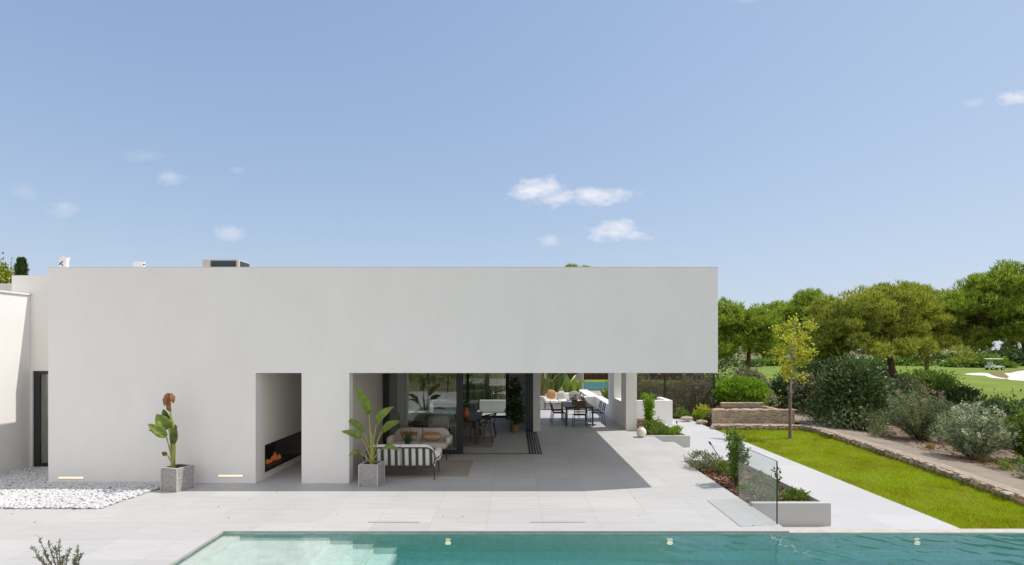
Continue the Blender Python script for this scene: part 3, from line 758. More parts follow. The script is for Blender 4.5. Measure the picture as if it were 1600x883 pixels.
# ---------------------------------------------------------------- walls, planters, fences
def planter_box(label, x0, x1, y0, y1, zt, zs):
    t = thing('garden_planter', ((x0 + x1) / 2, y0, ZL), label, 'planter', 'white walled planting beds beside the terrace')
    o = (t.location.x, t.location.y, t.location.z); m = MB(); th = .12
    m.box(x0, x1, y0, y0 + th, -.55, zt); m.box(x1 - th, x1, y0 + th, y1 - th, -.55, zt); m.box(x0, x1, y1 - th, y1, -.55, zt)
    m.build('planter_wall', M['planter'], t, off=o, bevel=.004)
    m = MB(); m.poly([(x0, y0 + th), (x1 - th, y0 + th), (x1 - th, y1 - th), (x0, y1 - th)], zs); m.build('bark_mulch', M['mulch'], t, off=o)
    n = int(330 * (x1 - x0) * (y1 - y0)); x = rng.uniform(x0 + .02, x1 - th - .02, n); yv = rng.uniform(y0 + th + .02, y1 - th - .02, n); s = rng.uniform(.015, .045, n)
    c = scatter_ico('bark_chips', x - o[0], yv - o[1], np.full(n, zs + .012 - o[2]) + rng.uniform(0, .02, n), s * 1.3, s * .7, s * .3, M['chip'], .3, t); c['kind'] = 'stuff'
    return t
planter_box('long white planter with brown bark mulch beside the pool behind the glass panel', 4.392, 5.83, 10.0, 14.0, .06, -.06)
planter_box('white planter filled with green plants next to the porch column', 4.392, 5.83, 18.0, 22.7, .02, -.07)
gw = thing('garden_wall', (5.6, 22.9, ZL), 'low white rendered wall at the back of the planter by the brown netting fence', 'wall')
m = MB(); m.box(4.4, 6.68, 22.9, 23.12, ZL - .1, .72); m.box(6.46, 6.68, 23.12, 24.6, ZL - .1, .72); m.build('wall', M['white'], gw, off=gw.location, bevel=.006)
for (xa, xb, lab) in ((-3.8, -2.95, 'short low cream rendered wall outside the middle rear window, seen through the sliding glass'), (-1.55, .3, 'low cream rendered wall outside the right rear window of the living room')):
    cw = thing('garden_wall', ((xa + xb) / 2, 24.6, 0), lab, 'wall')
    m = MB(); m.box(xa, xb, 24.6, 24.8, 0, .57); m.build('wall', M['warmwhite'], cw, off=cw.location)
ow = thing('garden_wall', (4.6, 29, ZL), 'white sloping garden wall beyond the porch beside the white outdoor sofa', 'wall')
m = MB(); m.box(3.75, 4.3, 27.5, 32.0, ZL - .2, .50); m.build('wall', M['white'], ow, off=ow.location)

def stones_along(m, a, b, h, th, z0, s=.2, rows=2, jit=.3, r=random):
    "irregular stones with their own faces laid along a straight run"
    a = Vector(a); b = Vector(b); d = (b - a); L = d.length; d.normalize(); nrm = Vector((-d.y, d.x, 0))
    for side in (-1, 1):
        for k in range(rows):
            u = 0
            while u < L:
                ln = s * r.uniform(.7, 1.6); hh = h / rows
                c = a + d * (u + ln / 2) + nrm * side * (th / 2 - .05); zc_ = z0 + hh * (k + .5)
                rock(m, Vector((c.x, c.y, zc_)), d, nrm, ln * .52, .09, hh * .53, r); u += ln * .97
    u = 0
    while u < L:
        ln = s * r.uniform(.9, 2.0); v = -th / 2
        while v < th / 2:
            wd = th * r.uniform(.4, .65); c = a + d * (u + ln / 2) + nrm * (v + wd / 2); rock(m, Vector((c.x, c.y, z0 + h + r.uniform(-.01, .012))), d, nrm, ln * .5, wd * .5, .035, r); v += wd
        u += ln * .97
def rock(m, c, d, nrm, lx, ly, lz, r=random):
    v = []; 
    for p in ico:
        q = [math.copysign(abs(t) ** .5, t) for t in p]; j = [r.uniform(.86, 1.1) for _ in range(3)]
        v.append(c + d * q[0] * lx * j[0] + nrm * q[1] * ly * j[1] + Vector((0, 0, q[2] * lz * j[2])))
    m.add(v, [tuple(f) for f in icf])
rs = random.Random(11)
lw = thing('stone_wall', (11.0, 14, ZL), 'low rough fieldstone wall curving along the back and right side of the lawn', 'stone wall')
m = MB(); core = MB(); pts = [(wall_x(y) + .2, y) for y in (7.8, 9.5, 11.3, 13, 14.5, 16, 17.5, 19.3, 21.2)] + [(11.75, 22.0), (10.6, 22.15), (9.2, 22.2), (8.2, 22.25)]
for a, b in zip(pts[:-1], pts[1:]):
    stones_along(m, (*a, 0), (*b, 0), .17, .36, ZL - .02, .20, 1, .3, rs)
    d = (Vector(b) - Vector(a)).normalized(); nv = Vector((-d.y, d.x)) * .15
    core.add([(a[0] + nv.x, a[1] + nv.y, -.45), (a[0] - nv.x, a[1] - nv.y, -.45), (b[0] - nv.x, b[1] - nv.y, -.45), (b[0] + nv.x, b[1] + nv.y, -.45)] +
             [(a[0] + nv.x, a[1] + nv.y, -.18), (a[0] - nv.x, a[1] - nv.y, -.18), (b[0] - nv.x, b[1] - nv.y, -.18), (b[0] + nv.x, b[1] + nv.y, -.18)], [(0, 3, 2, 1), (4, 5, 6, 7), (0, 1, 5, 4), (1, 2, 6, 5), (2, 3, 7, 6), (3, 0, 4, 7)])
m.build('stones', M['stone'], lw, off=lw.location); core.build('mortar_core', M['mortar'], lw, off=lw.location)
rw_ = thing('retaining_wall', (10.2, 23.2, ZL), 'taller ochre fieldstone retaining wall behind the lawn below the round clipped bush', 'stone wall')
m = MB(); m.box(8.5, 11.92, 23.08, 23.40, -.5, .29); m.box(11.60, 11.92, 23.402, 26.4, -.5, .20); m.build('stones', M['fieldstone'], rw_, off=rw_.location, bevel=.02)
m = MB(); stones_along(m, (8.5, 23.24, 0), (11.9, 23.24, 0), .02, .36, .27, .34, 0, .3, rs); m.build('cap_stones', M['stone'], rw_, off=rw_.location)
mb = MB(); mb.prism([(8.62, 23.41), (11.59, 23.41), (11.59, 26.5), (13.5, 31), (11.6, 31), (9.95, 26.65)], 'z', -.48, .22); tag(mb.build('raised_bed', M['mulch']), kind='structure')
uw = thing('retaining_wall', (11.0, 26, .22), 'short upper stone wall behind the taller retaining wall at its right end', 'stone wall')
m = MB(); m.box(9.55, 11.5, 25.0, 25.25, .2, .42); m.build('stones', M['fieldstone'], uw, off=uw.location, bevel=.02)
for k, (x0, y0, sx_, lab) in enumerate([(8.6, 22.75, .5, 'pale stone block nearest the lawn at the foot of the stone steps'), (8.15, 23.6, .45, 'pale stone block in the middle of the stone steps'), (7.75, 24.4, .5, 'pale stone block at the top of the stone steps by the fence')]):
    m = MB(); rock(m, Vector((0, 0, 0)), Vector((1, 0, 0)), Vector((0, 1, 0)), sx_ * .6, .22, .10, rs); o = m.build('stone_block', M['stone'], None, loc=(x0, y0, -.34 + .06 * k)); tag(o, lab, 'stone', 'stone blocks stepping up beside the lawn')
    bv = o.modifiers.new('bevel', 'BEVEL'); bv.width = .02

fn = thing('netting_fence', (5.9, 26.6, ZL), 'see-through brown netting fence with dark posts behind the path and planter', 'fence')
o = fn.location
m = MB(); m.box(4.6, 9.75, 26.59, 26.595, ZL, 1.62); m.build('netting', M['net'], fn, off=o)
for x in (5.0, 7.37, 9.78):
    m = MB(); m.tube([(x, 26.57, ZL - .2), (x, 26.57, 1.66)], .035, 8); m.build('post', M['black'], fn, off=o)
m = MB(); m.tube([(8.75, 26.5, ZL), (9.74, 26.5, 1.15)], .03, 8); m.build('brace', M['black'], fn, off=o)
m = MB(); m.tube([(4.6, 26.57, 1.62), (9.78, 26.57, 1.62)], .008, 6); m.build('wire', M['black'], fn, off=o)
fr = thing('reed_fence', (0, 60, zg), 'long dark brown reed fence far behind the house beyond the neighbour pool', 'fence')
n = 9000; x = rng.uniform(-26, 21, n); hh = rng.uniform(2.2, 2.7, n); x2 = x + rng.normal(size=n) * .05
V = np.stack([np.stack([x - .05, np.full(n, 0.) + rng.normal(size=n) * .03, np.zeros(n)], 1), np.stack([x + .05, np.zeros(n), np.zeros(n)], 1), np.stack([x2 + .04, np.zeros(n), hh], 1), np.stack([x2 - .04, np.zeros(n) + .02, hh], 1)], 1)
np_mesh('reeds', V, 4, leafmat('dark brown reed', [(0, (.05, .03, .02)), (1, (.14, .085, .055))], .9, 0, .1), fr)
for xx_ in np.linspace(-26, 21, 16):
    m = MB(); m.tube([(xx_, .1, -.1), (xx_, .1, 2.4)], .05, 6); m.build('post', M['black'], fr)

# frameless glass balustrade
gp = thing('glass_panel', (TX - .03, 9.0, 0), 'frameless clear glass safety panel standing on the terrace edge by the pool', 'glass panel')
m = MB(); m.box(-.008, .008, 0, 1.53, -.02, 1.04); m.build('pane', M['panel_glass'], gp)
m = MB(); m.box(-.010, .010, -.008, -.001, 0, 1.043); m.box(-.010, .010, -.001, 1.53, 1.0405, 1.0435); m.build('edge', M['glass_edge'], gp)
for k, (x, yv) in enumerate([(1, 0)]): pass
# skimmer covers and drain slot in the paving
for k, (a, b, lab) in enumerate([(575, 655, 'thin slotted skimmer cover in the paving left of the middle of the pool edge'), (828, 914, 'thin slotted skimmer cover in the paving nearer the glass panel')]):
    pa, pb = G(a, 816), G(b, 816); o = thing('skimmer_cover', ((pa.x + pb.x) / 2, pa.y, 0), lab, 'cover', 'skimmer covers along the pool edge'); w = (pb.x - pa.x) / 2
    m = MB(); m.box(-w, w, -.022, -.016, .001, .0035); m.box(-w, w, .016, .022, .001, .0035); m.build('slot', M['greymetal'], o)
    m = MB(); m.box(-w, w, -.015, .015, .0012, .003); m.build('lid', M['tile'], o)
# underwater lamps
for (x, lab) in ((700, 'left underwater pool lamp nearest the pool steps'), (1047, 'middle underwater pool lamp below the terrace corner'), (1434, 'right underwater pool lamp below the pale coping')):
    p = P(x, 849, 8.63); o = thing('pool_lamp', (p.x, 8.645, p.z), lab, 'pool lamp', 'underwater lamps in the far pool wall')
    m = MB(); m.lathe([(.001, -.012), (.06, -.012), (.085, -.004), (.085, 0)], 18); ob = m.build('lamp_ring', M['planter'], o); ob.rotation_euler = (PI / 2, 0, 0); ob.scale = (.8, .5, .8); ob.location = (0, 0, 0)
    m = MB(); m.lathe([(.001, .03), (.03, .028), (.062, .013), (.065, .0)], 18); ob = m.build('lens', emit('pool lamp lens', (1.0, .85, .6), .8), o); ob.rotation_euler = (PI / 2, 0, 0); ob.scale = (.8, .5, .8)

# ================================================================ FURNITURE
def rrect(x0, x1, z0, z1, r, y, n=6, yf=None):
    pts = []
    for (cx, cz, a0) in ((x1 - r, z1 - r, 0), (x0 + r, z1 - r, 90), (x0 + r, z0 + r, 180), (x1 - r, z0 + r, 270)):
        for k in range(n + 1):
            a = math.radians(a0 + 90 * k / n); z = cz + r * math.sin(a)
            pts.append((cx + r * math.cos(a), (y if yf is None else yf(z)), z))
    return pts


def make_sofa(label, w, seats, nstraps, fabric, loc, rz, group):
    "faces local +y; strap back along local -y"
    t = thing('outdoor_sofa', loc, label, 'sofa', group, rz); h = w / 2
    yb = lambda z: -.36 - (z - .3) * .12
    m = MB(); m.tube(rrect(-h + .02, h - .02, .25, .71, .20, 0, 7, yb), .014, 8, True)
    m.tube([(-h + .06, -.36, .29), (h - .06, -.36, .29), (h - .06, .36, .29), (-h + .06, .36, .29)], .014, 8, True)
    m.tube([(-h + .1, -.36, .29), (-h + .1, .36, .29)], .012, 6); m.tube([(0, -.36, .29), (0, .36, .29)], .012, 6)
    for s in (-1, 1):
        x = s * (h + .005)
        m.tube([(s * (h - .02), yb(.5), .46), (x + s * .03, -.30, .47), (x + s * .05, -.05, .49), (x + s * .05, .2, .48), (x + s * .03, .33, .44), (x, .36, .36), (s * (h - .06), .36, .29)], .013, 8)
    m.build('frame', M['frame_metal'], t, smooth=True)
    for s in (-1, 1):
        for yy in (-1, 1):
            m = MB(); m.tube([(s * (h - .06), yy * .36, .30), (s * (h - .03), yy * .385, 0)], [.015, .012], 8); m.build('leg', M['frame_metal'], t, smooth=True)
    for k in range(nstraps):
        x = -h + .11 + (w - .22) * k / (nstraps - 1); d = max(0, abs(x) - (h - .22)); zt = .71 - (.20 - math.sqrt(max(0, .04 - d * d)))
        m = MB(); m.add([(x - .032, yb(.25) - .014, .25), (x + .032, yb(.25) - .014, .25), (x + .032, yb(zt) - .014, zt), (x - .032, yb(zt) - .014, zt)] + [(x - .032, yb(.25) - .008, .25), (x + .032, yb(.25) - .008, .25), (x + .032, yb(zt) - .008, zt), (x - .032, yb(zt) - .008, zt)],
                        [(0, 1, 2, 3), (4, 7, 6, 5), (0, 4, 5, 1), (1, 5, 6, 2), (2, 6, 7, 3), (3, 7, 4, 0)]); m.build('strap', M['strap'], t)
    sw = (w - .06) / seats
    for k in range(seats):
        cx = -h + .03 + sw * (k + .5)
        x0, x1 = cx - sw / 2 + .003, cx + sw / 2 - .003; zb_, zt_, ro = .27, .765, .23; o_ = []
        rl = ro if k == 0 else .03; rr_ = ro if k == seats - 1 else .03
        for (ccx, ccz, r_, a0) in ((x1 - rr_, zt_ - rr_, rr_, 0), (x0 + rl, zt_ - rl, rl, 90), (x0 + .03, zb_ + .03, .03, 180), (x1 - .03, zb_ + .03, .03, 270)):
            for q in range(9): a = math.radians(a0 + 90 * q / 8); o_.append((ccx + r_ * math.cos(a), ccz + r_ * math.sin(a)))
        m = MB(); n_ = len(o_); rings = []
        ccx, ccz = (x0 + x1) / 2, (zb_ + zt_) / 2
        for (yy_, ins) in ((-.085, .055), (-.06, .015), (-.03, 0), (.03, 0), (.06, .015), (.085, .055)):
            rings.append([(ccx + (a - ccx) * (1 - ins / ((x1 - x0) / 2)), -.268 + yy_ - (ccz + (c - ccz) * (1 - ins / .25) - .3) * .10, ccz + (c - ccz) * (1 - ins / .25)) for a, c in o_])
        fcs = [tuple(range(n_ - 1, -1, -1)), tuple(range(5 * n_, 6 * n_))] + [(g * n_ + q, g * n_ + (q + 1) % n_, (g + 1) * n_ + (q + 1) % n_, (g + 1) * n_ + q) for g in range(5) for q in range(n_)]
        m.add([v for r_ in rings for v in r_], fcs).build('back_cushion', fabric, t, smooth=True)
    for k in range(seats):
        cx = -h + .03 + sw * (k + .5)
        m = MB(); m.pillow((cx, .04, .375), (sw - .006, .70, .17), .22, .45, None, 28, 14); m.build('seat_cushion', fabric, t, smooth=True)
    for s in (-1, 1):
        m = MB(); m.pillow((s * (h - .015), .04, .49), (.15, .60, .24), .5, .6, None, 24, 14); m.build('armrest', fabric, t, smooth=True)
    return t


SG = 'outdoor sofas on the terrace'
s1 = make_sofa('white cushioned sofa with dark strap back turned to the pool, beside the tall potted plant', 1.60, 2, 10, M['fabric_white'], (-2.53, 12.44, 0), 0, SG)
s2 = make_sofa('beige two-seat sofa with striped cushions in front of the sliding glass', 1.56, 2, 10, M['fabric_beige'], (-2.48, 14.42, 0), PI, SG)
s3 = make_sofa('long white three-seat sofa against the low wall at the far end of the porch', 1.95, 3, 13, M['fabric_white'], (2.42, 26.15, 0), PI, SG)


def cushion(label, loc, size, mat, rx=0, ry=0, rz=0, bands=None):
    t = thing('cushion', loc, label, 'cushion', 'loose cushions on the sofas', rz); Mt = Matrix.Rotation(rx, 4, 'X') @ Matrix.Rotation(ry, 4, 'Y')
    m = MB(); m.pillow((0, 0, 0), size, .45, .75, Mt, 28, 14); m.build('cover', mat, t, smooth=True); return t


def banded(name, a, b, scale):
    t = NT(name); v = t.pos((0, 0, 1), (0, 0, 0), True); w = t.tex('ShaderNodeTexWave', v, Scale=scale, Distortion=.6); w.bands_direction = 'Z'
    t.col(t.ramp(w.outputs['Fac'], [(.35, a), (.65, b)])).rough(.95, .1); return t.m


M['band1'] = banded('terracotta banded cloth', (.50, .40, .32), (.44, .22, .10), 2.2)
M['band2'] = banded('rust banded cloth', (.34, .16, .07), (.55, .46, .38), 1.6)
cushion('narrow terracotta and cream banded cushion at the right of the beige sofa', (-2.15, 14.30, .60), (.46, .14, .25), M['band1'], -.25)
cushion('rust coloured square cushion behind the spiky plant on the beige sofa', (-2.78, 14.42, .66), (.42, .14, .36), M['band2'], -.25)
cushion('mustard square cushion at the left end of the white sofa by the far wall', (1.78, 26.0, .72), (.46, .15, .44), M['mustard'], -.2, .3)
cushion('pale grey cushion in the middle of the far white sofa', (2.25, 26.1, .66), (.40, .14, .36), M['fabric_beige'], -.2, -.1)
cushion('mottled grey cushion at the right of the far white sofa', (2.85, 26.0, .68), (.46, .15, .40), M['grey_cloth'], -.2, -.25)

o = thing('rug', (-2.27, 13.24, 0), 'flat taupe outdoor rug under the porch sofas', 'rug', 'rugs'); m = MB(); m.box(-1.22, 1.22, -.9, .9, .002, .012); m.build('weave', M['rug'], o)
o2 = thing('rug', (-1.35, 17.1, 0), 'beige rug under the indoor dining table', 'rug', 'rugs'); m = MB(); m.box(-1.3, .72, -1.1, .85, .002, .010); m.build('weave', M['rug'], o2)

ct = thing('coffee_table', (-2.6, 13.3, 0.012), 'low round dark coffee table between the two porch sofas', 'table')
m = MB(); m.lathe([(.001, .37), (.30, .37), (.31, .38), (.31, .39), (.30, .40), (.001, .40)], 28); m.build('table_top', M['table_top'], ct)
for k in range(3):
    a = 2 * PI * k / 3; m = MB(); m.tube([(.22 * math.cos(a), .22 * math.sin(a), .37), (.27 * math.cos(a), .27 * math.sin(a), 0)], .012, 8); m.build('leg', M['frame_metal'], ct)
al = thing('potted_aloe', (-2.6, 13.3, .412), 'spiky dark green potted aloe on the coffee table in front of the beige sofa', 'plant')
m = MB(); m.lathe([(.001, 0), (.07, 0), (.095, .12), (.10, .16), (.085, .16), (.08, .13), (.001, .13)], 20); m.build('pot', M['ceramic'], al, smooth=True)
m = MB()
for k in range(16):
    a = 2 * PI * k / 16 * 2.4; ti = .12 + .62 * (k / 16); L = .46 - .10 * (k / 16)
    m.tube([(.02 * math.cos(a), .02 * math.sin(a), .13), (L * .45 * math.sin(ti) * math.cos(a), L * .45 * math.sin(ti) * math.sin(a), .13 + L * .45 * math.cos(ti)), (L * 1.0 * math.sin(ti) * math.cos(a), L * math.sin(ti) * math.sin(a), .13 + L * math.cos(ti) * 1.02)], [.02, .017, .002], 6)
m.build('leaves', simple('aloe green', (.035, .085, .04), .45, .3, 20), al, smooth=True)


def make_chair(label, mat, seat_mat, loc, rz, group, name='dining_chair', wood=False):
    "faces local +y"
    t = thing(name, loc, label, 'chair', group, rz); r = .017 if wood else .012
    for s in (-1, 1):
        m = MB(); m.tube([(s * .22, .22, .45), (s * .25, .25, 0)], [r, r * .8], 8); m.build('leg', mat, t, smooth=True)
        m = MB(); m.tube([(s * .21, -.20, .45), (s * .25, -.27, 0)], [r, r * .8], 8); m.build('leg', mat, t, smooth=True)
    m = MB(); m.pillow((0, .01, .455), (.48, .47, .035), .35, .5, None, 24, 8); m.build('seat', seat_mat, t, smooth=True)
    m = MB()
    if wood:
        m.tube([(-.27, .12, .66), (-.27, -.08, .69), (-.22, -.22, .73), (-.1, -.275, .76), (.1, -.275, .76), (.22, -.22, .73), (.27, -.08, .69), (.27, .12, .66)], .02, 8)
        for s in (-1, 1): m.tube([(s * .25, .05, .66), (s * .22, .10, .45)], .013, 8)
    else:
        m.tube([(-.22, -.20, .44), (-.235, -.25, .66), (-.20, -.275, .77), (-.1, -.29, .80), (.1, -.29, .80), (.20, -.275, .77), (.235, -.25, .66), (.22, -.20, .44)], .013, 8)
    m.build('back_frame', mat, t, smooth=True)
    if wood:
        for s in (-.5, 0, .5):
            m = MB(); m.tube([(s * .3, -.21, .45), (s * .38, -.262, .75)], .012, 8); m.build('spindle', mat, t, smooth=True)
    else:
        for z in (.58, .66, .735):
            w = .225 if z < .7 else .205; yb = -.235 - (z - .58) * .22
            m = MB(); m.box(-w, w, yb - .004, yb + .004, z - .022, z + .022); m.build('back_strap', M['strap'], t, bevel=.002)
    m = MB(); m.tube([(-.235, .235, .20), (.235, .235, .20)], r * .6, 6); m.build('stretcher', mat, t, smooth=True)
    return t


dt = thing('dining_table', (2.45, 21.25, 0), 'long dark brown dining table under the porch with dark legs', 'table')
m = MB(); m.box(-.53, .53, -.98, .98, .71, .74); m.build('table_top', M['table_top'], dt, bevel=.006)
for sx_ in (-1, 1):
    for sy in (-1, 1):
        m = MB(); m.box(sx_ * .49 - .03, sx_ * .49 + .03, sy * .93 - .03, sy * .93 + .03, 0, .709); m.build('leg', M['frame_metal'], dt, bevel=.004)
m = MB(); m.box(-.46, .46, -.90, -.87, .65, .708); m.box(-.46, .46, .87, .90, .65, .708); m.box(-.50, -.47, -.90, .90, .65, .708); m.box(.47, .50, -.90, .90, .65, .708); m.build('apron', M['frame_metal'], dt)
CG = 'black strap-back dining chairs round the porch table'
make_chair('black strap-back chair at the near end of the porch table, its back to the camera', M['black'], M['strap'], (2.45, 20.22, 0), 0, CG)
make_chair('black strap-back chair at the far end of the porch table', M['black'], M['strap'], (2.45, 22.62, 0), PI, CG)
make_chair('nearer black chair on the left side of the porch table', M['black'], M['strap'], (1.72, 20.85, 0), -PI / 2, CG)
make_chair('farther black chair on the left side of the porch table', M['black'], M['strap'], (1.72, 21.7, 0), -PI / 2, CG)
make_chair('nearer black chair on the right side of the porch table', M['black'], M['strap'], (3.2, 20.85, 0), PI / 2, CG)
make_chair('farther black chair on the right side of the porch table', M['black'], M['strap'], (3.2, 21.7, 0), PI / 2, CG)
bt = thing('table_basket', (2.55, 21.3, .741), 'shallow brown wicker tray with dry grasses on the porch table', 'basket')
m = MB(); m.prism([(-.25, 0), (.25, 0), (.27, .11), (-.27, .11)], 'y', -.17, .17); m.build('tray', M['basket'], bt, bevel=.01)
V = blob_leaves((0, 0, .22), (.24, .15, .17), 500, .08, .02, 14, .3); np_mesh('dry_grasses', V, 4, M['reed'], bt)

# living room
it = thing('indoor_dining_table', (-1.68, 17.5, 0), 'dark wooden dining table inside the living room', 'table')
m = MB(); m.box(-.60, .62, -1.15, 1.15, .70, .74); m.build('table_top', M['wood_dark'], it, bevel=.006)
for sx_ in (-1, 1):
    for sy in (-1, 1): m = MB(); m.tube([(sx_ * .50, sy * 1.02, .70), (sx_ * .52, sy * 1.06, .01)], [.035, .022], 10); m.build('leg', M['wood_dark'], it, smooth=True)
WG = 'dark wooden chairs with woven seats round the indoor table'
make_chair('dark wooden armchair with woven seat at the near right corner of the indoor table', M['wood_dark'], M['woven'], (-1.02, 16.85, .01), .55, WG, 'wooden_chair', True)
make_chair('dark wooden armchair with woven seat farther along the right side of the indoor table', M['wood_dark'], M['woven'], (-.86, 17.9, .01), PI / 2, WG, 'wooden_chair', True)
make_chair('dark wooden armchair seen through the glass at the left side of the indoor table', M['wood_dark'], M['woven'], (-2.55, 17.2, .01), -PI / 2, WG, 'wooden_chair', True)
vs = thing('vase', (-1.50, 17.0, .741), 'orange glazed vase with dark twigs on the indoor dining table', 'vase')
m = MB(); m.lathe([(.001, 0), (.06, 0), (.10, .06), (.105, .14), (.07, .24), (.05, .28), (.06, .31), (.05, .31), (.001, .27)], 22); m.build('body', M['orange'], vs, smooth=True)
V = blob_leaves((0.04, 0, .40), (.15, .15, .12), 160, .09, .03, 8, .3); np_mesh('dark_twigs', V, 4, M['dark_leaf'], vs)
ki = thing('kitchen_island', (-1.85, 20.4, 0), 'kitchen island with pale counter top behind the indoor dining table', 'kitchen island')
m = MB(); m.box(-1.1, .45, -.45, .45, 0, .88); m.build('cabinet', M['kitchen'], ki, bevel=.004)
m = MB(); m.box(-1.14, .49, -.49, .49, .884, .93); m.build('counter_top', M['counter'], ki, bevel=.004)
is_ = thing('indoor_sofa', (-3.15, 17.1, 0), 'sage green sofa seen through the sliding glass in the living room', 'sofa')
for k in (-1, 1): m = MB(); m.pillow((k * .48, 0, .36), (.95, .85, .22), .2, .4); m.build('seat_cushion', M['green_cloth'], is_, smooth=True)
m = MB(); m.pillow((0, .36, .56), (2.0, .24, .58), .3, .35); m.build('backrest', M['green_cloth'], is_, smooth=True)
for k in (-1, 1): m = MB(); m.pillow((k * .98, 0, .42), (.2, .85, .36), .3, .4); m.build('armrest', M['green_cloth'], is_, smooth=True)
m = MB(); m.box(-.95, .95, -.35, .40, .06, .25); m.build('base', M['black'], is_, bevel=.01)
ac = thing('lounge_chair', (-2.15, 15.95, 0), 'dark rounded lounge chair seen through the sliding glass beside the right stile', 'chair', None, PI + .4)
m = MB(); m.pillow((0, 0, .40), (.66, .64, .16), .4, .5); m.build('seat_cushion', M['green_cloth'], ac, smooth=True)
m = MB(); m.pillow((0, -.28, .66), (.70, .14, .50), .55, .5); m.build('backrest', M['grey_cloth'], ac, smooth=True)
m = MB(); m.tube([(-.36, .25, .58), (-.37, -.1, .62), (-.30, -.36, .74), (0, -.42, .84), (.30, -.36, .74), (.37, -.1, .62), (.36, .25, .58)], .018, 8); m.tube([(-.36, .25, .58), (-.33, .28, .32), (.33, .28, .32), (.36, .25, .58)], .016, 8); m.build('frame', M['black'], ac, smooth=True)
for sx_ in (-1, 1):
    for sy in (-1, 1): m = MB(); m.tube([(sx_ * .28, sy * .25, .34), (sx_ * .33, sy * .30, 0)], [.016, .012], 8); m.build('leg', M['black'], ac, smooth=True)
ip = thing('indoor_plant', (.02, 18.85, 0), 'tall leafy indoor plant in a wicker basket beside the stacked doors', 'plant')
m = MB(); m.lathe([(.001, 0), (.13, 0), (.165, .15), (.16, .30), (.145, .30), (.13, .26), (.001, .26)], 24); m.build('basket', M['basket'], ip, smooth=True)
m = MB()
for k in range(4): a = k * 1.7; m.tube([(.03 * math.cos(a), .03 * math.sin(a), .26), (.07 * math.cos(a), .07 * math.sin(a), .9), (.10 * math.cos(a + .3), .10 * math.sin(a + .3), 1.5)], [.014, .011, .005], 6)
m.build('stem', M['twig'], ip)
V = np.concatenate([blob_leaves((.0, 0, .62), (.25, .25, .32), 420, .15, .07, 16, .35, -.1), blob_leaves((.03, 0, 1.12), (.22, .22, .40), 380, .15, .07, 16, .35, -.1), blob_leaves((.05, 0, 1.62), (.15, .15, .22), 150, .14, .06, 9, .35, -.1)])
np_mesh('foliage', V, 4, leafmat('deep green leaves', [(0, (.02, .05, .012)), (1, (.06, .12, .025))], .4, .25), ip)

# white jar on the terrace corner
j = thing('jar', (4.18, 17.85, 0), 'round cream ceramic jar on the terrace corner beside the planter steps', 'jar')
m = MB(); m.lathe([(.001, 0), (.075, 0), (.14, .06), (.165, .15), (.15, .24), (.09, .30), (.065, .315), (.07, .335), (.055, .335), (.05, .31), (.001, .30)], 26); m.build('body', M['ceramic'], j, smooth=True)

# ================================================================ PLANTS
def paddle(m, base, tip, width, face, droop=.0, curl=.25, n=10, nw=5):
    "one banana-like blade from base to tip with a midrib fold; face is the side it shows"
    base = Vector(base); tip = Vector(tip); ax = tip - base; L = ax.length; ax.normalize(); f = Vector(face); f = (f - ax * f.dot(ax)).normalized(); s = ax.cross(f)
    v = []; fc = []
    for i in range(n + 1):
        t = i / n; w = width * (math.sin(PI * min(1, t * .93 + .07) ** .8)) ** .8 * (1 if t < .98 else .3)
        c = base + ax * L * t + f * (curl * L * .5 * math.sin(PI * t)) - Vector((0, 0, droop * L * t * t))
        for k in range(nw):
            u = k / (nw - 1) * 2 - 1
            v.append(c + s * (u * w / 2) + f * (abs(u) ** 1.3 * w * .22 + .006 * math.sin(i * 1.9 + k)))
    for i in range(n):
        for k in range(nw - 1): fc.append((i * nw + k, i * nw + k + 1, (i + 1) * nw + k + 1, (i + 1) * nw + k))
    return m.add(v, fc)


def curve3(a, b, c, n=8):
    a, b, c = Vector(a), Vector(b), Vector(c); return [(a * (1 - t) ** 2 + b * 2 * t * (1 - t) + c * t * t) for t in [i / n for i in range(n + 1)]]


def square_pot(label, x, y, w, h, rz, cat='planter'):
    t = thing('planter_pot', (x, y, 0), label, cat, 'square grey stone plant pots', rz); k = w / 2
    def roughbox():
        m = MB(); nn_ = 9; rr = random.Random(int(x * 100))
        for (ax_, sg) in ((0, 1), (0, -1), (1, 1), (1, -1)):
            v = []; f = []
            for i in range(nn_ + 1):
                for j_ in range(nn_ + 1):
                    u = -k + w * i / nn_; z = h * j_ / nn_; e = 0 if i in (0, nn_) or j_ in (0, nn_) else rr.uniform(-.004, .006)
                    q = sg * (k + e); v.append((q, u, z) if ax_ == 0 else (u, q, z))
            for i in range(nn_):
                for j_ in range(nn_): f.append((i * (nn_ + 1) + j_, i * (nn_ + 1) + j_ + 1, (i + 1) * (nn_ + 1) + j_ + 1, (i + 1) * (nn_ + 1) + j_))
            m.add(v, f)
        return m
    roughbox().build('pot_wall', M['planter_stone'], t)
    m = MB(); e = k + .003; i_ = k - .035
    m.box(-e, e, -e, -i_, h + .001, h + .012); m.box(-e, e, i_, e, h + .001, h + .012); m.box(-e, -i_, -i_, i_, h + .001, h + .012); m.box(i_, e, -i_, i_, h + .001, h + .012)
    for sx_ in (-1, 1):
        for sy in (-1, 1): m.box(sx_ * k - .012 + sx_ * .004, sx_ * k + .012 + sx_ * .004, sy * k - .012 + sy * .004, sy * k + .012 + sy * .004, .0, h)
    m.build('rim', M['planter_rim'], t, bevel=.002)
    m = MB(); m.box(-i_, i_, -i_, i_, h - .10, h - .04); m.build('soil', M['soil'], t)
    return t


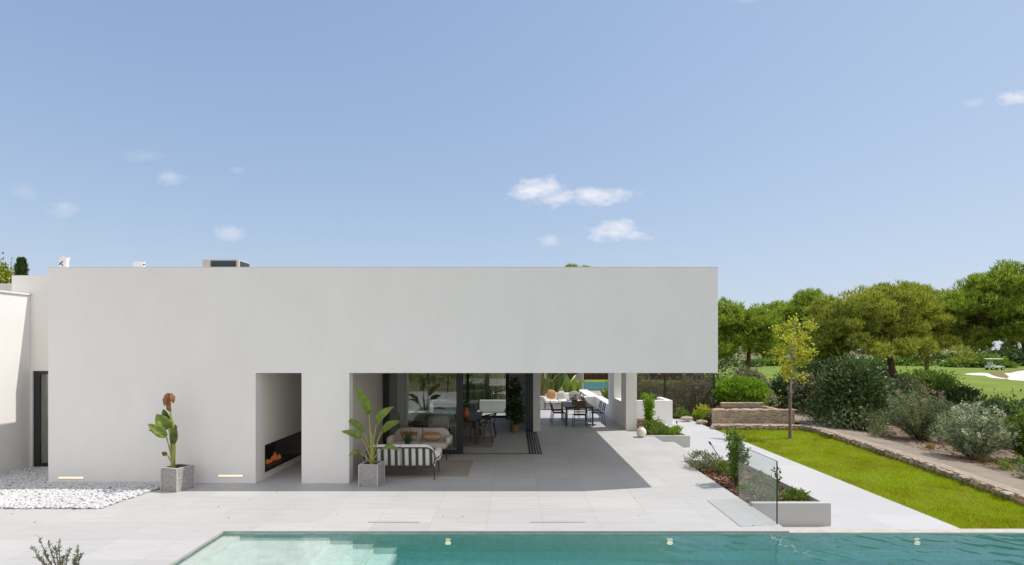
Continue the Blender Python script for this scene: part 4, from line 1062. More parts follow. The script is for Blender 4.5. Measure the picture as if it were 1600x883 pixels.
def bird_plant(label, x, y, zb, base_px, leaves, stem, scale_fn, rz=0):
    t = thing('paddle_leaf_plant', (x, y, zb), label, 'plant', 'tall paddle-leaved potted plants'); o = (x, y, zb)
    for lf in leaves:
        a, b, w, mat, dy, face = lf; pa, pb = scale_fn(a), scale_fn(b); Y0 = y + dy * .5; A = P(*pa, Y0); B = P(*pb, y + dy)
        base = Vector((x + (P(*scale_fn(base_px), y).x - x) * 1.0, y, zb)); mid = Vector((base.x * .7 + A.x * .3, (base.y + A.y) / 2, (base.z * .35 + A.z * .65)))
        m = MB(); m.tube(curve3(base, mid, A), [.017, .016, .015, .014, .013, .012, .011, .010, .009], 7); st = m.build('leaf_stalk', M['petiole'], t, smooth=True, off=o)
        m = MB(); paddle(m, A, B, w, face); lo = m.build('leaf', mat, t, smooth=True, off=o); sd_ = lo.modifiers.new('thickness', 'SOLIDIFY'); sd_.thickness = .004
    m = MB(); m.tube([scale_to for scale_to in stem], [.045, .04, .03, .018][:len(stem)], 9); m.build('stem', M['petiole'], t, smooth=True, off=o)
    return t


sc4 = lambda p: (520 + p[0] / 4.417, 570 + p[1] / 4.417)
sc2 = lambda p: (p[0] / 2.916, 580 + p[1] / 2.916)
pot2 = square_pot('square grey stone pot at the porch opening beside the white strap-back sofa', -3.03, 11.60, .395, .46, -.12)
yb_ = 11.6; xb = P(*sc4((268, 680)), yb_).x
bird_plant('tall green paddle-leaved plant in the pot beside the white sofa', xb, yb_, .42, (268, 680), [
    ((250, 338), (148, 143), .22, M['paddle'], -.10, (.6, -1, .25)),
    ((303, 408), (422, 288), .21, M['paddle'], -.25, (-.5, -1, .35)),
    ((345, 462), (468, 388), .20, M['paddle'], .15, (-.2, -1, .75)),
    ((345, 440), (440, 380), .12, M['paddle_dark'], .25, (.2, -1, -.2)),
    ((214, 462), (98, 374), .16, M['paddle'], .15, (.4, -1, .5)),
    ((196, 506), (58, 460), .16, M['paddle'], -.2, (.2, -.9, .7)),
    ((178, 600), (108, 630), .10, M['paddle'], -.3, (0, -1, .5)),
    ((352, 572), (462, 592), .13, M['paddle'], -.35, (0, -.8, .9)),
], [(xb, yb_, .42), (xb + .01, yb_, .7), (xb + .0, yb_ - .02, 1.0), (xb - .03, yb_ - .04, 1.3)], sc4)
pot1 = square_pot('square grey stone pot between the two wall lights at the end of the gravel', -6.94, 11.24, .405, .465, -.30)
yb_ = 11.25; xb = P(*sc2((788, 432)), yb_).x
bird_plant('half withered paddle-leaved plant with a brown curled top in the pot beside the gravel', xb, yb_, .43, (788, 432), [
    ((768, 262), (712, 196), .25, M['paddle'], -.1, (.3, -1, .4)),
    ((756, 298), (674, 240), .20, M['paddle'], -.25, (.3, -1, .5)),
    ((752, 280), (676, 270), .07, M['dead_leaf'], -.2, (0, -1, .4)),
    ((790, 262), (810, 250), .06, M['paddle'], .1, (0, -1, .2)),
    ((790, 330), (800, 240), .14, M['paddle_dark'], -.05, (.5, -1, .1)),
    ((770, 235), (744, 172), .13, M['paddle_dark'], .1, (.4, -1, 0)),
    ((770, 104), (749, 160), .10, M['dead_leaf'], -.03, (-.7, -1, 0)),
    ((766, 100), (768, 172), .13, M['dead_leaf'], -.09, (.2, -1, .2)),
    ((774, 102), (790, 148), .11, M['dead_leaf'], -.02, (.9, -.6, 0)),
    ((777, 182), (762, 150), .08, M['dead_leaf'], -.05, (.2, -1, 0)),
    ((760, 380), (736, 370), .09, M['dead_leaf'], -.1, (0, -1, .3)),
], [(xb, yb_, .43), (xb + .01, yb_, .9), (xb + .005, yb_, 1.3), (P(775, 0, yb_).x * 0 + P(*sc2((774, 178)), yb_).x, yb_, P(*sc2((774, 178)), yb_).z)], sc2)


def bush(name, label, loc, rad, n, L, Wd, mat, clumps=60, group=None, cat='bush', cr=.21, flowers=None, stems=5, up=.25, lift=.82, shell=.5, extra=None):
    t = thing(name, loc, label, cat, group)
    V = blob_leaves((0, 0, rad[2] * lift), rad, n, L, Wd, clumps, cr, up, True, shell)
    np_mesh('foliage', V, 4, mat, t)
    m = MB(); rr = random.Random(hash(label) % 1000 if False else len(label))
    for k in range(stems):
        a = 2 * PI * k / stems + rr.uniform(-.4, .4); e = Vector((math.cos(a) * rad[0] * .55, math.sin(a) * rad[1] * .55, rad[2] * rr.uniform(.9, 1.3)))
        m.tube(curve3((math.cos(a) * .05, math.sin(a) * .05, -.05), (e.x * .3, e.y * .3, e.z * .6), e, 5), [.03 * min(1, rad[0]), .025 * min(1, rad[0]), .02 * min(1, rad[0]), .015 * min(1, rad[0]), .01 * min(1, rad[0]), .005], 6)
    m.build('stem', M['twig'], t)
    if flowers:
        fm, fn_, fs = flowers; d = rdir(fn_); d[:, 2] = np.abs(d[:, 2]) * .9; d[:, 1] -= .35; d = unit(d); cen = np.array([0, 0, rad[2] * lift]) + d * np.array(rad) * rng.uniform(.85, 1.02, (fn_, 1))
        w_ = np.repeat(np.arange(fn_), 7); V = leaf_quads(cen[w_] + rng.normal(size=(fn_ * 7, 3)) * fs * .55, rdir(fn_ * 7), fs, fs * .8); np_mesh('blossoms', V, 4, fm, t)
    return t


# plants in the two planters
def upright(label, x, y, zb, hgt, wd, mat, n, L, Wd, name='shrub', group=None):
    t = thing(name, (x, y, zb), label, 'shrub', group); V = []
    m = MB(); rr = random.Random(int(x * 77))
    for k in range(9):
        a = rr.uniform(0, 2 * PI); r_ = rr.uniform(.2, 1) * wd; hh = hgt * rr.uniform(.65, 1.0); e = Vector((math.cos(a) * r_, math.sin(a) * r_, hh))
        pts = curve3((math.cos(a) * .04, math.sin(a) * .04, -.03), (e.x * .45, e.y * .45, hh * .5), e, 6); m.tube(pts, [.012, .011, .010, .008, .006, .005, .003], 5)
        kk = n // 9; tt = rng.uniform(.22, 1.02, kk) * 6; i0 = np.clip(tt.astype(int), 0, 5); fr_ = (tt - i0)[:, None]; A = np.array([tuple(p) for p in pts]); pos = A[i0] * (1 - fr_) + A[i0 + 1] * fr_ + rng.normal(size=(kk, 3)) * .035
        V.append(leaf_quads(pos, rdir(kk) * .8 + np.array([0, 0, .55]), L * rng.uniform(.6, 1.2, kk), Wd * rng.uniform(.7, 1.2, kk)))
    m.build('stem', M['twig'], t); np_mesh('foliage', np.concatenate(V), 4, mat, t); return t


upright('bright green upright shrub in the planter next to the porch column', 4.86, 19.5, -.07, 1.42, .26, M['bright_leaf'], 1900, .11, .045)
upright('open green shrub with glossy leaves beside the glass panel in the long planter', 4.78, 11.65, -.06, 1.22, .33, M['mid_leaf'], 1300, .095, .042)
bush('silvery_shrub', 'low silvery green shrub at the far left corner of the long planter', (4.62, 13.25, -.06), (.38, .42, .24), 1300, .07, .022, M['olive_leaf'], 40, cat='shrub', up=.5)
for (x, y, r_, hh, mt, lab, fl) in [
    (4.95, 12.75, .20, .14, 'mid_leaf', 'small rusty green plant in the middle of the bark mulch of the long planter', None),
    (4.75, 11.1, .16, .10, 'mid_leaf', 'low green tuft at the terrace side of the long planter near the shrub', (M['orange_fl'], 2, .05)),
    (5.05, 10.95, .22, .17, 'olive_leaf', 'grey green clump behind the glass panel in the long planter', None),
    (5.35, 12.0, .18, .13, 'olive_leaf', 'grey green clump near the outer wall of the long planter', None),
    (4.85, 10.45, .20, .12, 'olive_leaf', 'low grey green clump at the front left of the long planter', None),
    (5.45, 10.6, .18, .10, 'mid_leaf', 'small green tuft at the front right of the long planter', None),
    (5.0, 18.45, .22, .13, 'mid_leaf', 'low green tuft at the front of the planter beside the cream jar', None),
    (5.45, 18.4, .26, .16, 'bright_leaf', 'bright green tuft at the front right corner of the column planter', None),
    (4.75, 19.0, .28, .22, 'mid_leaf', 'green clump at the foot of the upright shrub by the column', None),
    (5.3, 20.3, .28, .18, 'mid_leaf', 'low green plant behind the upright shrub in the column planter', None),
    (5.25, 19.2, .20, .12, 'olive_leaf', 'small grey green plant in the middle of the column planter', None)]:
    bush('ground_plant', lab, (x, y, -.065), (r_, r_, hh), int(900 * r_ / .2 * .6), .075, .028, M[mt], 16, 'small plants in the planters', 'plant', .35, fl, 3, .6)
m_ = thing('seedling', (5.35, 11.05, -.06), 'thin dark seedling with few leaves rising behind the glass panel', 'plant')
m = MB(); m.tube([(0, 0, 0), (.02, 0, .25), (.0, 0, .48)], [.008, .006, .003], 5); m.build('stem', M['twig'], m_)
np_mesh('leaves', leaf_quads(np.stack([rng.normal(size=26) * .05, rng.normal(size=26) * .05, rng.uniform(.2, .5, 26)], 1), rdir(26) + np.array([0, 0, .4]), .09, .04), 4, M['dark_leaf'], m_)
for (loc, top, lab) in (((5.35, 14.02, .06), (-.30, .0, .42), 'thin leaning garden spike lamp at the back wall of the long planter'), ((6.05, 20.2, ZL), (0, 0, .55), 'slim upright garden spike lamp on the path beside the column planter')):
    l_ = thing('spike_lamp', loc, lab, 'lamp', 'garden spike lamps'); m = MB(); m.tube([(0, 0, -.05), (top[0] * .9, top[1], top[2] * .9)], .010, 6); m.build('spike', M['black'], l_)
    m = MB(); m.tube([(top[0] * .9, top[1], top[2] * .88), (top[0] * 1.06, top[1], top[2] * 1.06)], [.022, .026], 10); m.build('lamp_head', M['black'], l_)

# bark bed by the fence
for (x, y, r_, hh, mt, lab) in [(7.9, 25.4, .30, .28, 'mid_leaf', 'leafy green plant by the left fence post in the bark bed'), (8.45, 25.0, .22, .20, 'bright_leaf', 'bright lime plant low in the bark bed by the fence'), (8.9, 25.6, .30, .32, 'yellow_leaf', 'yellow green rounded plant in front of the fence brace'), (9.4, 25.2, .40, .25, 'olive_leaf', 'dull green plant at the right end of the netting fence'), (8.9, 23.6, .35, .16, 'mid_leaf', 'low creeping plant above the stone blocks')]:
    bush('bed_plant', lab, (x, y, ZL - .05), (r_, r_, hh), 700, .10, .04, M[mt], 18, 'plants in the bark bed by the fence', 'plant', .35, None, 3, .6)

# young yellow tree on the lawn with its stake
yt = thing('young_tree', (10.12, 19.9, ZL), 'slender young tree with sparse yellow green leaves standing on the lawn', 'tree')
def yp(px, py, dy=0): v = P(px, py, 19.9); return Vector((v.x - 10.12, dy, v.z - ZL))
m = MB(); m.tube([(0, 0, -.1), yp(1235, 640), yp(1236, 600), yp(1238, 560), yp(1240, 528), yp(1246, 505)], [.05, .042, .036, .028, .018, .006], 9)
br = [((1237, 590), (1213, 548)), ((1237, 580), (1262, 548)), ((1238, 568), (1222, 530)), ((1239, 556), (1264, 525)), ((1240, 540), (1228, 515)), ((1241, 530), (1268, 508)), ((1236, 597), (1226, 575)), ((1238, 572), (1254, 560)), ((1242, 520), (1243, 500))]
rr = random.Random(5); cl = []
for k, (a, b) in enumerate(br):
    A = yp(*a); B = yp(*b, rr.uniform(-.45, .45)); md = (A + B) / 2 + Vector((0, 0, -.08)); m.tube(curve3(A, md, B, 5), [.014, .012, .010, .008, .006, .003], 6)
    for q in (.45, .7, .9, 1.0): c = A.lerp(B, q); cl.append((c.x + rr.uniform(-.12, .12), c.y + rr.uniform(-.15, .15), c.z + rr.uniform(-.05, .12)))
for _ in range(10): cl.append(tuple(yp(rr.uniform(1224, 1256), rr.uniform(515, 592), rr.uniform(-.4, .4))))
m.build('trunk', M['pale_bark'], yt, smooth=True)
cl = np.array(cl); w_ = rng.integers(0, len(cl), 1600); pos = cl[w_] + rng.normal(size=(1600, 3)) * np.array([.10, .10, .085])
np_mesh('crown', leaf_quads(pos, rdir(1600) + np.array([0, 0, -.1]), rng.uniform(.07, .13, 1600), rng.uniform(.05, .09, 1600)), 4, M['yellow_leaf'], yt)
sk_ = thing('tree_stake', (10.06, 19.84, ZL), 'dark wooden stake holding the young yellow tree', 'stake'); m = MB(); m.tube([(0, 0, -.2), (.0, 0, 1.66)], .048, 8); m.build('post', M['stake'], sk_)
m = MB(); m.tube([(.0 + .11 * math.cos(a), .04 + .10 * math.sin(a), 1.5) for a in [2 * PI * k / 12 for k in range(12)]], .012, 6, True); m.build('tie', M['black'], sk_)


# ---------------------------------------------------------------- pines
def pine_tufts(centres, dirs, L, r=rng, blades=7):
    n = len(centres); D = unit(dirs)[:, None, :] + r.normal(size=(n, blades, 3)) * .48; D = unit(D).reshape(-1, 3)
    P0 = np.repeat(centres, blades, 0); LL = L * r.uniform(.7, 1.2, n * blades); Wd = L * .17
    Sd = unit(np.cross(D, r.normal(size=D.shape)))
    return np.stack([P0 - Sd * Wd * .4, P0 + Sd * Wd * .4, P0 + D * LL[:, None] + Sd * Wd * .22, P0 + D * LL[:, None] - Sd * Wd * .22], 1)


def pine(label, base, trunk, lobes, n_cl, n_tuft, mat, trunk_r, L=.26, group='umbrella pines along the golf course', name='pine_tree', cl_r=.5, low=-.35, branch=18):
    t = thing(name, base, label, 'tree', group); b = Vector(base); tr = [Vector(p) - b for p in trunk]
    m = MB(); k = len(tr); m.tube(tr, [trunk_r * (1 - .6 * i / (k - 1)) for i in range(k)], 10); cents = []
    for (c, rad, wgt) in lobes:
        c = np.array(c) - np.array(b); nn_ = max(4, int(n_cl * wgt)); d = rdir(nn_); d[:, 2] = np.where(d[:, 2] < low, -d[:, 2] * .7, d[:, 2]); d = unit(d)
        rr_ = rng.uniform(.45, 1.0, (nn_, 1)) ** .45 * np.where(rng.random((nn_, 1)) < .28, rng.uniform(1.05, 1.3, (nn_, 1)), rng.uniform(.8, 1.08, (nn_, 1))); cents.append(np.concatenate([c + d * rr_ * np.array(rad), d], 1))
    C = np.concatenate(cents)
    for i in rng.choice(len(C), min(branch, len(C)), False):
        e = Vector(C[i, :3]); s_ = tr[-1].lerp(tr[-2], rng.uniform(0, .6)); m.tube(curve3(s_, s_.lerp(e, .5) + Vector((0, 0, .15)), e, 6), [trunk_r * .36 * (1 - .13 * q) for q in range(7)], 6)
    m.build('trunk', M['bark'], t, smooth=True)
    w_ = np.repeat(np.arange(len(C)), n_tuft); n = len(w_); r_ = rng.uniform(.55, 1.3, len(C))[w_][:, None] * cl_r
    off = rdir(n); off[:, 2] = off[:, 2] * .75 + .18; off = off * rng.uniform(.35, 1, (n, 1)) ** .5
    pos = C[w_, :3] + off * r_ * np.array([1., 1., .9]); D = off * .6 + C[w_, 3:] * .3 + np.array([0, 0, 1.0])
    np_mesh('crown', pine_tufts(pos, D, L), 4, mat, t); return t


def lobe(px, py, Y, rx, rz, w, ry=None, dy=0):
    p = P(px, py, Y + dy); k = Y / F; return ((p.x, p.y, p.z), (rx * k, (ry or rx) * k, rz * k), w)


Yc = 30
pine('large umbrella pine with a leaning reddish trunk in the middle of the tree group', (21.4, Yc, zg), [P(1409, 640, Yc), P(1402, 610, Yc), P(1394, 578, Yc), P(1388, 545, Yc), P(1383, 510, Yc)],
     [lobe(1340, 512, Yc, 62, 46, .3), lobe(1400, 500, Yc, 66, 50, .34), lobe(1366, 550, Yc, 88, 26, .28), lobe(1440, 530, Yc, 36, 44, .14), lobe(1312, 540, Yc, 42, 34, .12)], 210, 60, M['pine_leaf_olive'], .24, .24, cl_r=.52)
Ya = 45
pine('dark green pine just right of the roof corner', (P(1168, 600, Ya).x, Ya, zg), [P(1168, 612, Ya), P(1168, 585, Ya), P(1170, 555, Ya), P(1172, 525, Ya)],
     [lobe(1140, 522, Ya, 40, 42, .4), lobe(1182, 524, Ya, 40, 42, .4), lobe(1155, 552, Ya, 62, 24, .3), lobe(1105, 530, Ya, 40, 40, .3)], 170, 48, M['pine_leaf'], .26, .32, cl_r=.68)
Yb = 49
pine('rounded pine behind the young yellow tree', (P(1250, 600, Yb).x, Yb, zg), [P(1250, 605, Yb), P(1250, 570, Yb), P(1250, 530, Yb)],
     [lobe(1232, 510, Yb, 42, 42, .4), lobe(1270, 506, Yb, 42, 42, .4), lobe(1250, 545, Yb, 56, 30, .3)], 150, 46, M['pine_leaf'], .28, .34, cl_r=.72)
Yd = 42
pine('narrower pine with an upright dark trunk behind the large pine', (P(1447, 600, Yd).x, Yd, zg), [P(1446, 614, Yd), P(1447, 590, Yd), P(1449, 560, Yd), P(1452, 520, Yd)],
     [lobe(1452, 495, Yd, 36, 36, .4), lobe(1470, 530, Yd, 28, 32, .3), lobe(1450, 542, Yd, 34, 28, .34)], 110, 50, M['pine_leaf_olive'], .2, .32, cl_r=.6)
Ye = 30
pine('tall pine at the right edge of the view with bright needle tips', (P(1625, 640, Ye).x, Ye, zg), [P(1625, 640, Ye), P(1618, 600, Ye), P(1606, 555, Ye), P(1590, 505, Ye)],
     [lobe(1575, 470, Ye, 58, 46, .3), lobe(1520, 498, Ye, 44, 34, .22), lobe(1600, 515, Ye, 78, 50, .3), lobe(1655, 480, Ye, 60, 50, .2), lobe(1556, 538, Ye, 50, 26, .16), lobe(1492, 490, Ye, 22, 18, .06)], 230, 60, M['pine_leaf'], .26, .24, cl_r=.5)
pine('pine whose two tips show just above the roof edge', (4.9, 40, zg), [(4.9, 40, zg), (4.85, 40, 3), (4.8, 40, 6), (4.8, 40, 8)],
     [((4.2, 40, 8.15), (.42, .4, .55), .3), ((5.3, 40, 8.1), (.36, .4, .5), .25), ((4.8, 40, 6.6), (2.2, 2.2, .9), .6)], 60, 50, M['pine_leaf'], .27, .3, group=None, cl_r=.34)
# left: trees behind the house
cy = thing('cypress_tree', (-36.2, 40, zg), 'narrow dark cypress behind the left end of the house', 'tree')
m = MB(); m.tube([(0, 0, 0), (0, 0, 9.2)], [.18, .02], 8); m.build('trunk', M['bark'], cy)
n = 5200; z = 1 - rng.uniform(0, .95, n) ** 1.6; rr_ = np.minimum(.75, .04 + .27 * ((1 - z) * 9.8) ** .95) * (.75 + .25 * np.sin(z * 55)) * np.sqrt(rng.uniform(.1, 1, n)); a = rng.uniform(0, 2 * PI, n)
np_mesh('crown', leaf_quads(np.stack([np.cos(a) * rr_, np.sin(a) * rr_, z * 9.8], 1), np.stack([np.cos(a) * .5, np.sin(a) * .5, np.ones(n)], 1) + rng.normal(size=(n, 3)) * .3, rng.uniform(.25, .45, n), .12), 4, M['dark_leaf'], cy)
bush('olive_tree', 'round olive coloured tree crown peeping over the far left roof', (-38.8, 41, zg), (2.3, 2.3, 4.75), 16000, .3, .14, M['pine_leaf_olive'], 220, cat='tree', lift=.94, cr=.1, shell=.85)


# ---------------------------------------------------------------- shrubs along the footpath and golf course
def cane_bush(name, label, cx, ybase, wpx, hpx, z0, mat, canes=80, per=95, L=.13, Wd=.026, flowers=None, group='oleanders along the footpath', Y=None):
    g = G(cx, ybase, z0) if Y is None else Vector(((cx - VPX) / F * Y, Y, z0)); k = g.y / F; w, h = wpx * k / 2, hpx * k
    t = thing(name, (g.x, g.y, z0), label, 'bush', group); m = MB(); V = []; ends = []; rr = random.Random(len(label))
    for c in range(canes):
        a = rr.uniform(0, 2 * PI); q = rr.uniform(.05, 1) ** .55; hh = h * (1 - .45 * q ** 2.2) * rr.uniform(.55, 1.03); e = Vector((math.cos(a) * w * q, math.sin(a) * w * .85 * q, hh))
        pts = curve3((math.cos(a) * .08, math.sin(a) * .08, -.05), (e.x * .35, e.y * .35, hh * .62), e, 8)
        if c % 2 == 0: m.tube(pts, [.014, .013, .012, .010, .009, .008, .006, .004, .003], 5)
        A = np.array([tuple(v) for v in pts]); tt = (.22 + .80 * rng.random(per) ** .8) * 8; i0 = np.clip(tt.astype(int), 0, 7); f_ = (tt - i0)[:, None]
        ax = unit(A[i0 + 1] - A[i0]); V.append(leaf_quads(A[i0] * (1 - f_) + A[i0 + 1] * f_ + rng.normal(size=(per, 3)) * .035, ax * .75 + rdir(per) * .75, L * rng.uniform(.6, 1.25, per), Wd * rng.uniform(.7, 1.25, per))); ends.append(tuple(e))
    m.build('stem', M['twig'], t); np_mesh('foliage', np.concatenate(V), 4, mat, t)
    if flowers:
        fm, fn_, fs = flowers; E_ = np.array(ends); pick = np.argsort(-(E_[:, 2] - E_[:, 1] * .5))[:max(fn_ * 2, 8)]; pick = rng.choice(pick, min(fn_, len(pick)), False); w_ = np.repeat(pick, 12)
        np_mesh('blossoms', leaf_quads(E_[w_] + rng.normal(size=(len(w_), 3)) * fs * .8 + np.array([0, 0, .03]), rdir(len(w_)), fs, fs * .85), 4, fm, t)
    return t


def gz(px, py, z0): return G(px, py, z0)
def bpx(name, label, cx, ybase, wpx, hpx, z0, mat, n, L, Wd, Y=None, **kw):
    g = G(cx, ybase, z0) if Y is None else Vector(((cx - VPX) / F * Y, Y, z0)); k = g.y / F
    return bush(name, label, (g.x, g.y, z0), (wpx * k / 2, wpx * k / 2 * .85, hpx * k / 2), n, L, Wd, mat, **kw)


cane_bush('oleander', 'oleander bush with silvery leaves and white flower heads beside the footpath', 1524, 722, 112, 92, -.40, M['silver_leaf'], 120, 95, .12, .024, (M['white_fl'], 26, .05))
cane_bush('oleander', 'large grey green oleander with a few pink flowers left of the white flowered one', 1438, 692, 116, 88, -.44, M['olive_leaf'], 130, 95, .12, .026, (M['pink'], 9, .05))
cane_bush('oleander', 'pink flowering oleander in the dark shrubs right of the young tree', 1267, 650, 70, 70, -.46, M['dark_leaf'], 90, 70, .16, .04, (M['pink'], 34, .085))
bpx('shrub', 'big dark evergreen shrub between the pink oleander and the leaning pine', 1328, 672, 100, 108, -.48, M['dark_leaf'], 12000, .20, .07, clumps=120, cr=.28)
bpx('shrub', 'dark spreading shrub under the leaning pine trunk', 1378, 662, 70, 56, -.48, M['dark_leaf'], 5000, .18, .06, clumps=60, cr=.28)
bpx('shrub', 'low dull green shrub at the foot of the big dark evergreen', 1330, 676, 86, 44, -.46, M['olive_leaf'], 3000, .16, .05, clumps=40, cr=.3)
bpx('shrub', 'dark bush between the clipped ball and the young tree', 1222, 638, 48, 56, -.4, M['dark_leaf'], 3000, .18, .06, clumps=40, Y=29)
bpx('shrub', 'fresh green bush around the foot of the upright pine trunk', 1462, 622, 62, 50, -.48, M['mid_leaf'], 3000, .22, .08, clumps=36, Y=33, cr=.3)
bpx('shrub', 'dark bronze bush behind the white flowered oleander', 1552, 650, 72, 48, -.48, M['dark_leaf'], 3200, .16, .06, clumps=40, Y=23, cr=.3)
cane_bush('shrub', 'bright green bush cut by the right edge of the view', 1612, 716, 96, 100, -.42, M['mid_leaf'], 90, 80, .14, .04, None, None, 15.6)
bpx('shrub', 'mixed green shrub behind the leaning pine trunk', 1440, 628, 70, 46, -.48, M['mid_leaf'], 5200, .22, .08, clumps=50, Y=36, cr=.25)
bpx('shrub', 'dark shrub right behind the young yellow tree', 1296, 640, 60, 84, -.48, M['dark_leaf'], 5200, .20, .07, clumps=60, Y=31, cr=.25)
bpx('shrub', 'dark shrub in the undergrowth right of the big evergreen, left of the leaning trunk', 1362, 640, 74, 66, -.48, M['dark_leaf'], 5200, .20, .07, clumps=60, Y=33, cr=.25)
bpx('shrub', 'broad dull green undergrowth bush just behind the pink oleander', 1262, 628, 80, 62, -.48, M['dark_leaf'], 5200, .22, .07, clumps=60, Y=36, cr=.25)
bpx('shrub', 'dull green bush to the right of the leaning trunk in the undergrowth', 1412, 640, 60, 58, -.48, M['olive_leaf'], 4200, .20, .06, clumps=50, Y=28, cr=.25)
bpx('shrub', 'low dark bush in front of the fairway right of the upright pine', 1500, 628, 54, 36, -.48, M['dark_leaf'], 3000, .20, .07, clumps=40, Y=30, cr=.25)
cane_bush('shrub', 'grey green bush behind the two oleanders', 1496, 665, 66, 52, -.48, M['olive_leaf'], 70, 70, .14, .035, None, None, 21)
bpx('shrub', 'low dark shrub at the far right behind the bright green bush', 1600, 690, 60, 70, -.48, M['dark_leaf'], 3000, .16, .06, clumps=40, Y=18.5, cr=.3)
bpx('clipped_bush', 'round clipped bright green bush above the fieldstone retaining wall', 1157, 634, 76, 42, .22, M['bright_leaf'], 22000, .11, .055, clumps=420, Y=26.5, cr=.13, shell=.8, up=.4)
bpx('shrub', 'pink tinged bush behind the clipped green ball', 1168, 612, 58, 54, -.2, M['olive_leaf'], 3000, .2, .06, clumps=40, Y=33, flowers=(M['pink'], 40, .10))
bpx('shrub', 'pale pinkish bush at the right foot of the clipped ball', 1196, 636, 26, 24, .2, M['silver_leaf'], 900, .14, .05, clumps=18, Y=27, flowers=(M['pink'], 24, .06))
for (px_, py_, lab) in ((1453, 704, 'small dry grass tuft between the two oleanders'), (1536, 724, 'dry grass tuft at the foot of the white flowered oleander'), (1574, 737, 'lone golden grass tuft on the sand at the right')):
    g = G(px_, py_, -.36); o = thing('grass_tuft', (g.x, g.y, -.37), lab, 'grass tuft', 'dry grass tufts in the sandy bed')
    n = 150; b0 = rng.normal(size=(n, 3)) * np.array([.05, .05, 0]); d = rng.normal(size=(n, 3)) * .3 + np.array([0, 0, 1])
    np_mesh('blades', leaf_quads(b0, d, rng.uniform(.18, .32, n), .012), 4, M['dry_blade'], o)
for (x, y, r_, h_, mt, lab, fl) in [(7.6, 28.6, 1.2, 1.5, 'olive_leaf', 'grey green bush behind the netting left of its middle post', None), (9.6, 29.2, 1.3, 1.7, 'olive_leaf', 'pink dusted bush behind the right half of the netting fence', (M['pink'], 60, .08)), (6.2, 29.0, 1.0, 1.9, 'mid_leaf', 'green bush behind the netting beside the porch column', None), (11.2, 30.5, 1.2, 1.6, 'dark_leaf', 'dark bush just past the right post of the netting fence', None)]:
    bush('shrub', lab, (x, y, zg), (r_, r_, h_ / 2 + .1), 3200, .16, .06, M[mt], clumps=45, cr=.3, flowers=fl)
# far side of the golf course
fi = 0
for (px_, pyt, wpx, Y, mt, lab) in [(1150, 566, 70, 105, 'dark_leaf', 'far dark tree across the fairway right of the roof corner'), (1210, 562, 70, 110, 'mid_leaf', 'far green tree across the fairway behind the young tree'), (1290, 560, 90, 108, 'dark_leaf', 'far dark tree across the fairway behind the big shrub'),
                                 (1400, 560, 90, 112, 'mid_leaf', 'far green tree across the fairway behind the leaning pine'), (1490, 556, 60, 112, 'dark_leaf', 'far dark tree left of the small white house'), (1535, 556, 56, 104, 'mid_leaf', 'far sunlit bush behind the small sand bunker'),
                                 (1508, 562, 44, 100, 'yellowish', 'far yellow green bush left of the golf cart'), (1575, 548, 70, 112, 'dark_leaf', 'far dark tree behind the golf cart'), (1625, 545, 90, 108, 'dark_leaf', 'far dark tree at the right edge of the fairway'), (1552, 566, 40, 98, 'mid_leaf', 'far low green bush beside the golf cart')]:
    k = Y / F; top = CAMZ + (HZ - pyt) * k; h = top - zg
    bush('far_tree', lab, ((px_ - VPX) * k, Y, zg), (wpx * k / 2, wpx * k / 2, h / 2), 2600, .75, .38, M['mid_leaf' if mt == 'yellowish' else mt], 45, 'trees across the fairway', 'tree', .28, None, 3)
for k_, (px_, Y, mt, h_) in enumerate([(880, 75, 'dark_leaf', 4.2), (760, 80, 'mid_leaf', 4.5), (640, 78, 'dark_leaf', 4.6), (960, 82, 'mid_leaf', 4.0), (1040, 70, 'dark_leaf', 3.8), (1090, 62, 'mid_leaf', 3.6)]):
    lab = ['dark tree behind the reed fence above the porch sofa', 'green tree behind the reed fence seen through the right rear window', 'dark tree behind the reed fence seen through the left rear window', 'green tree behind the reed fence above the neighbour pool', 'dark tree behind the netting fence beside the column', 'green tree behind the right end of the netting fence'][k_]
    k = Y / F; bush('garden_tree', lab, ((px_ - VPX) * k, Y, zg), (4.5, 3.5, h_ / 2 + .6), 2600, .5, .25, M['olive_leaf' if mt == 'mid_leaf' else mt], 45, 'trees behind the house', 'tree', .28, None, 3)
# small white house and golf cart far off
fh = thing('far_house', ((1496 - VPX) / F * 118, 118, zg), 'tiny white house far off between the pines', 'house')
m = MB(); m.box(-3, 2.2, 0, 4, 0, 4.0); m.box(2.202, 4, .4, 4, 0, 3.0); m.build('wall', M['white'], fh)
m = MB(); m.box(-3.1, 2.3, -.1, 4.1, 4.002, 4.25); m.build('roof', M['warmwhite'], fh)
m = MB(); m.box(-1.6, -.4, -.03, -.01, 1.4, 2.6); m.build('window', M['dark_metal'], fh); m = MB(); m.box(.6, 1.6, -.03, -.01, 1.4, 2.6); m.build('window', M['dark_metal'], fh)
g = G(1571.5, 579, zg); gc_ = thing('golf_cart', (g.x, g.y + 2, zg), 'small golf cart with a white canopy parked beside the large bunker', 'golf cart')
m = MB(); m.prism([(-1.1, .35), (1.15, .35), (1.2, .62), (.75, .68), (.55, .62), (-.15, .55), (-.3, .75), (-1.1, .78)], 'y', -.55, .55); m.build('body', simple('cart paint', (.62, .66, .60), .35, .05), gc_, bevel=.03)
m = MB(); m.prism([(-1.05, 1.72), (-1.1, 1.78), (-.9, 1.86), (.7, 1.86), (.92, 1.78), (.9, 1.72)], 'y', -.6, .6); m.build('canopy', M['white'], gc_, bevel=.02)
m = MB()
for (x, x2) in ((-1.0, -.95), (.62, .85)):
    for yy_ in (-.5, .5): m.tube([(x, yy_, 1.73), (x2, yy_, .65)], .025, 6)
m.build('canopy_frame', M['black'], gc_)
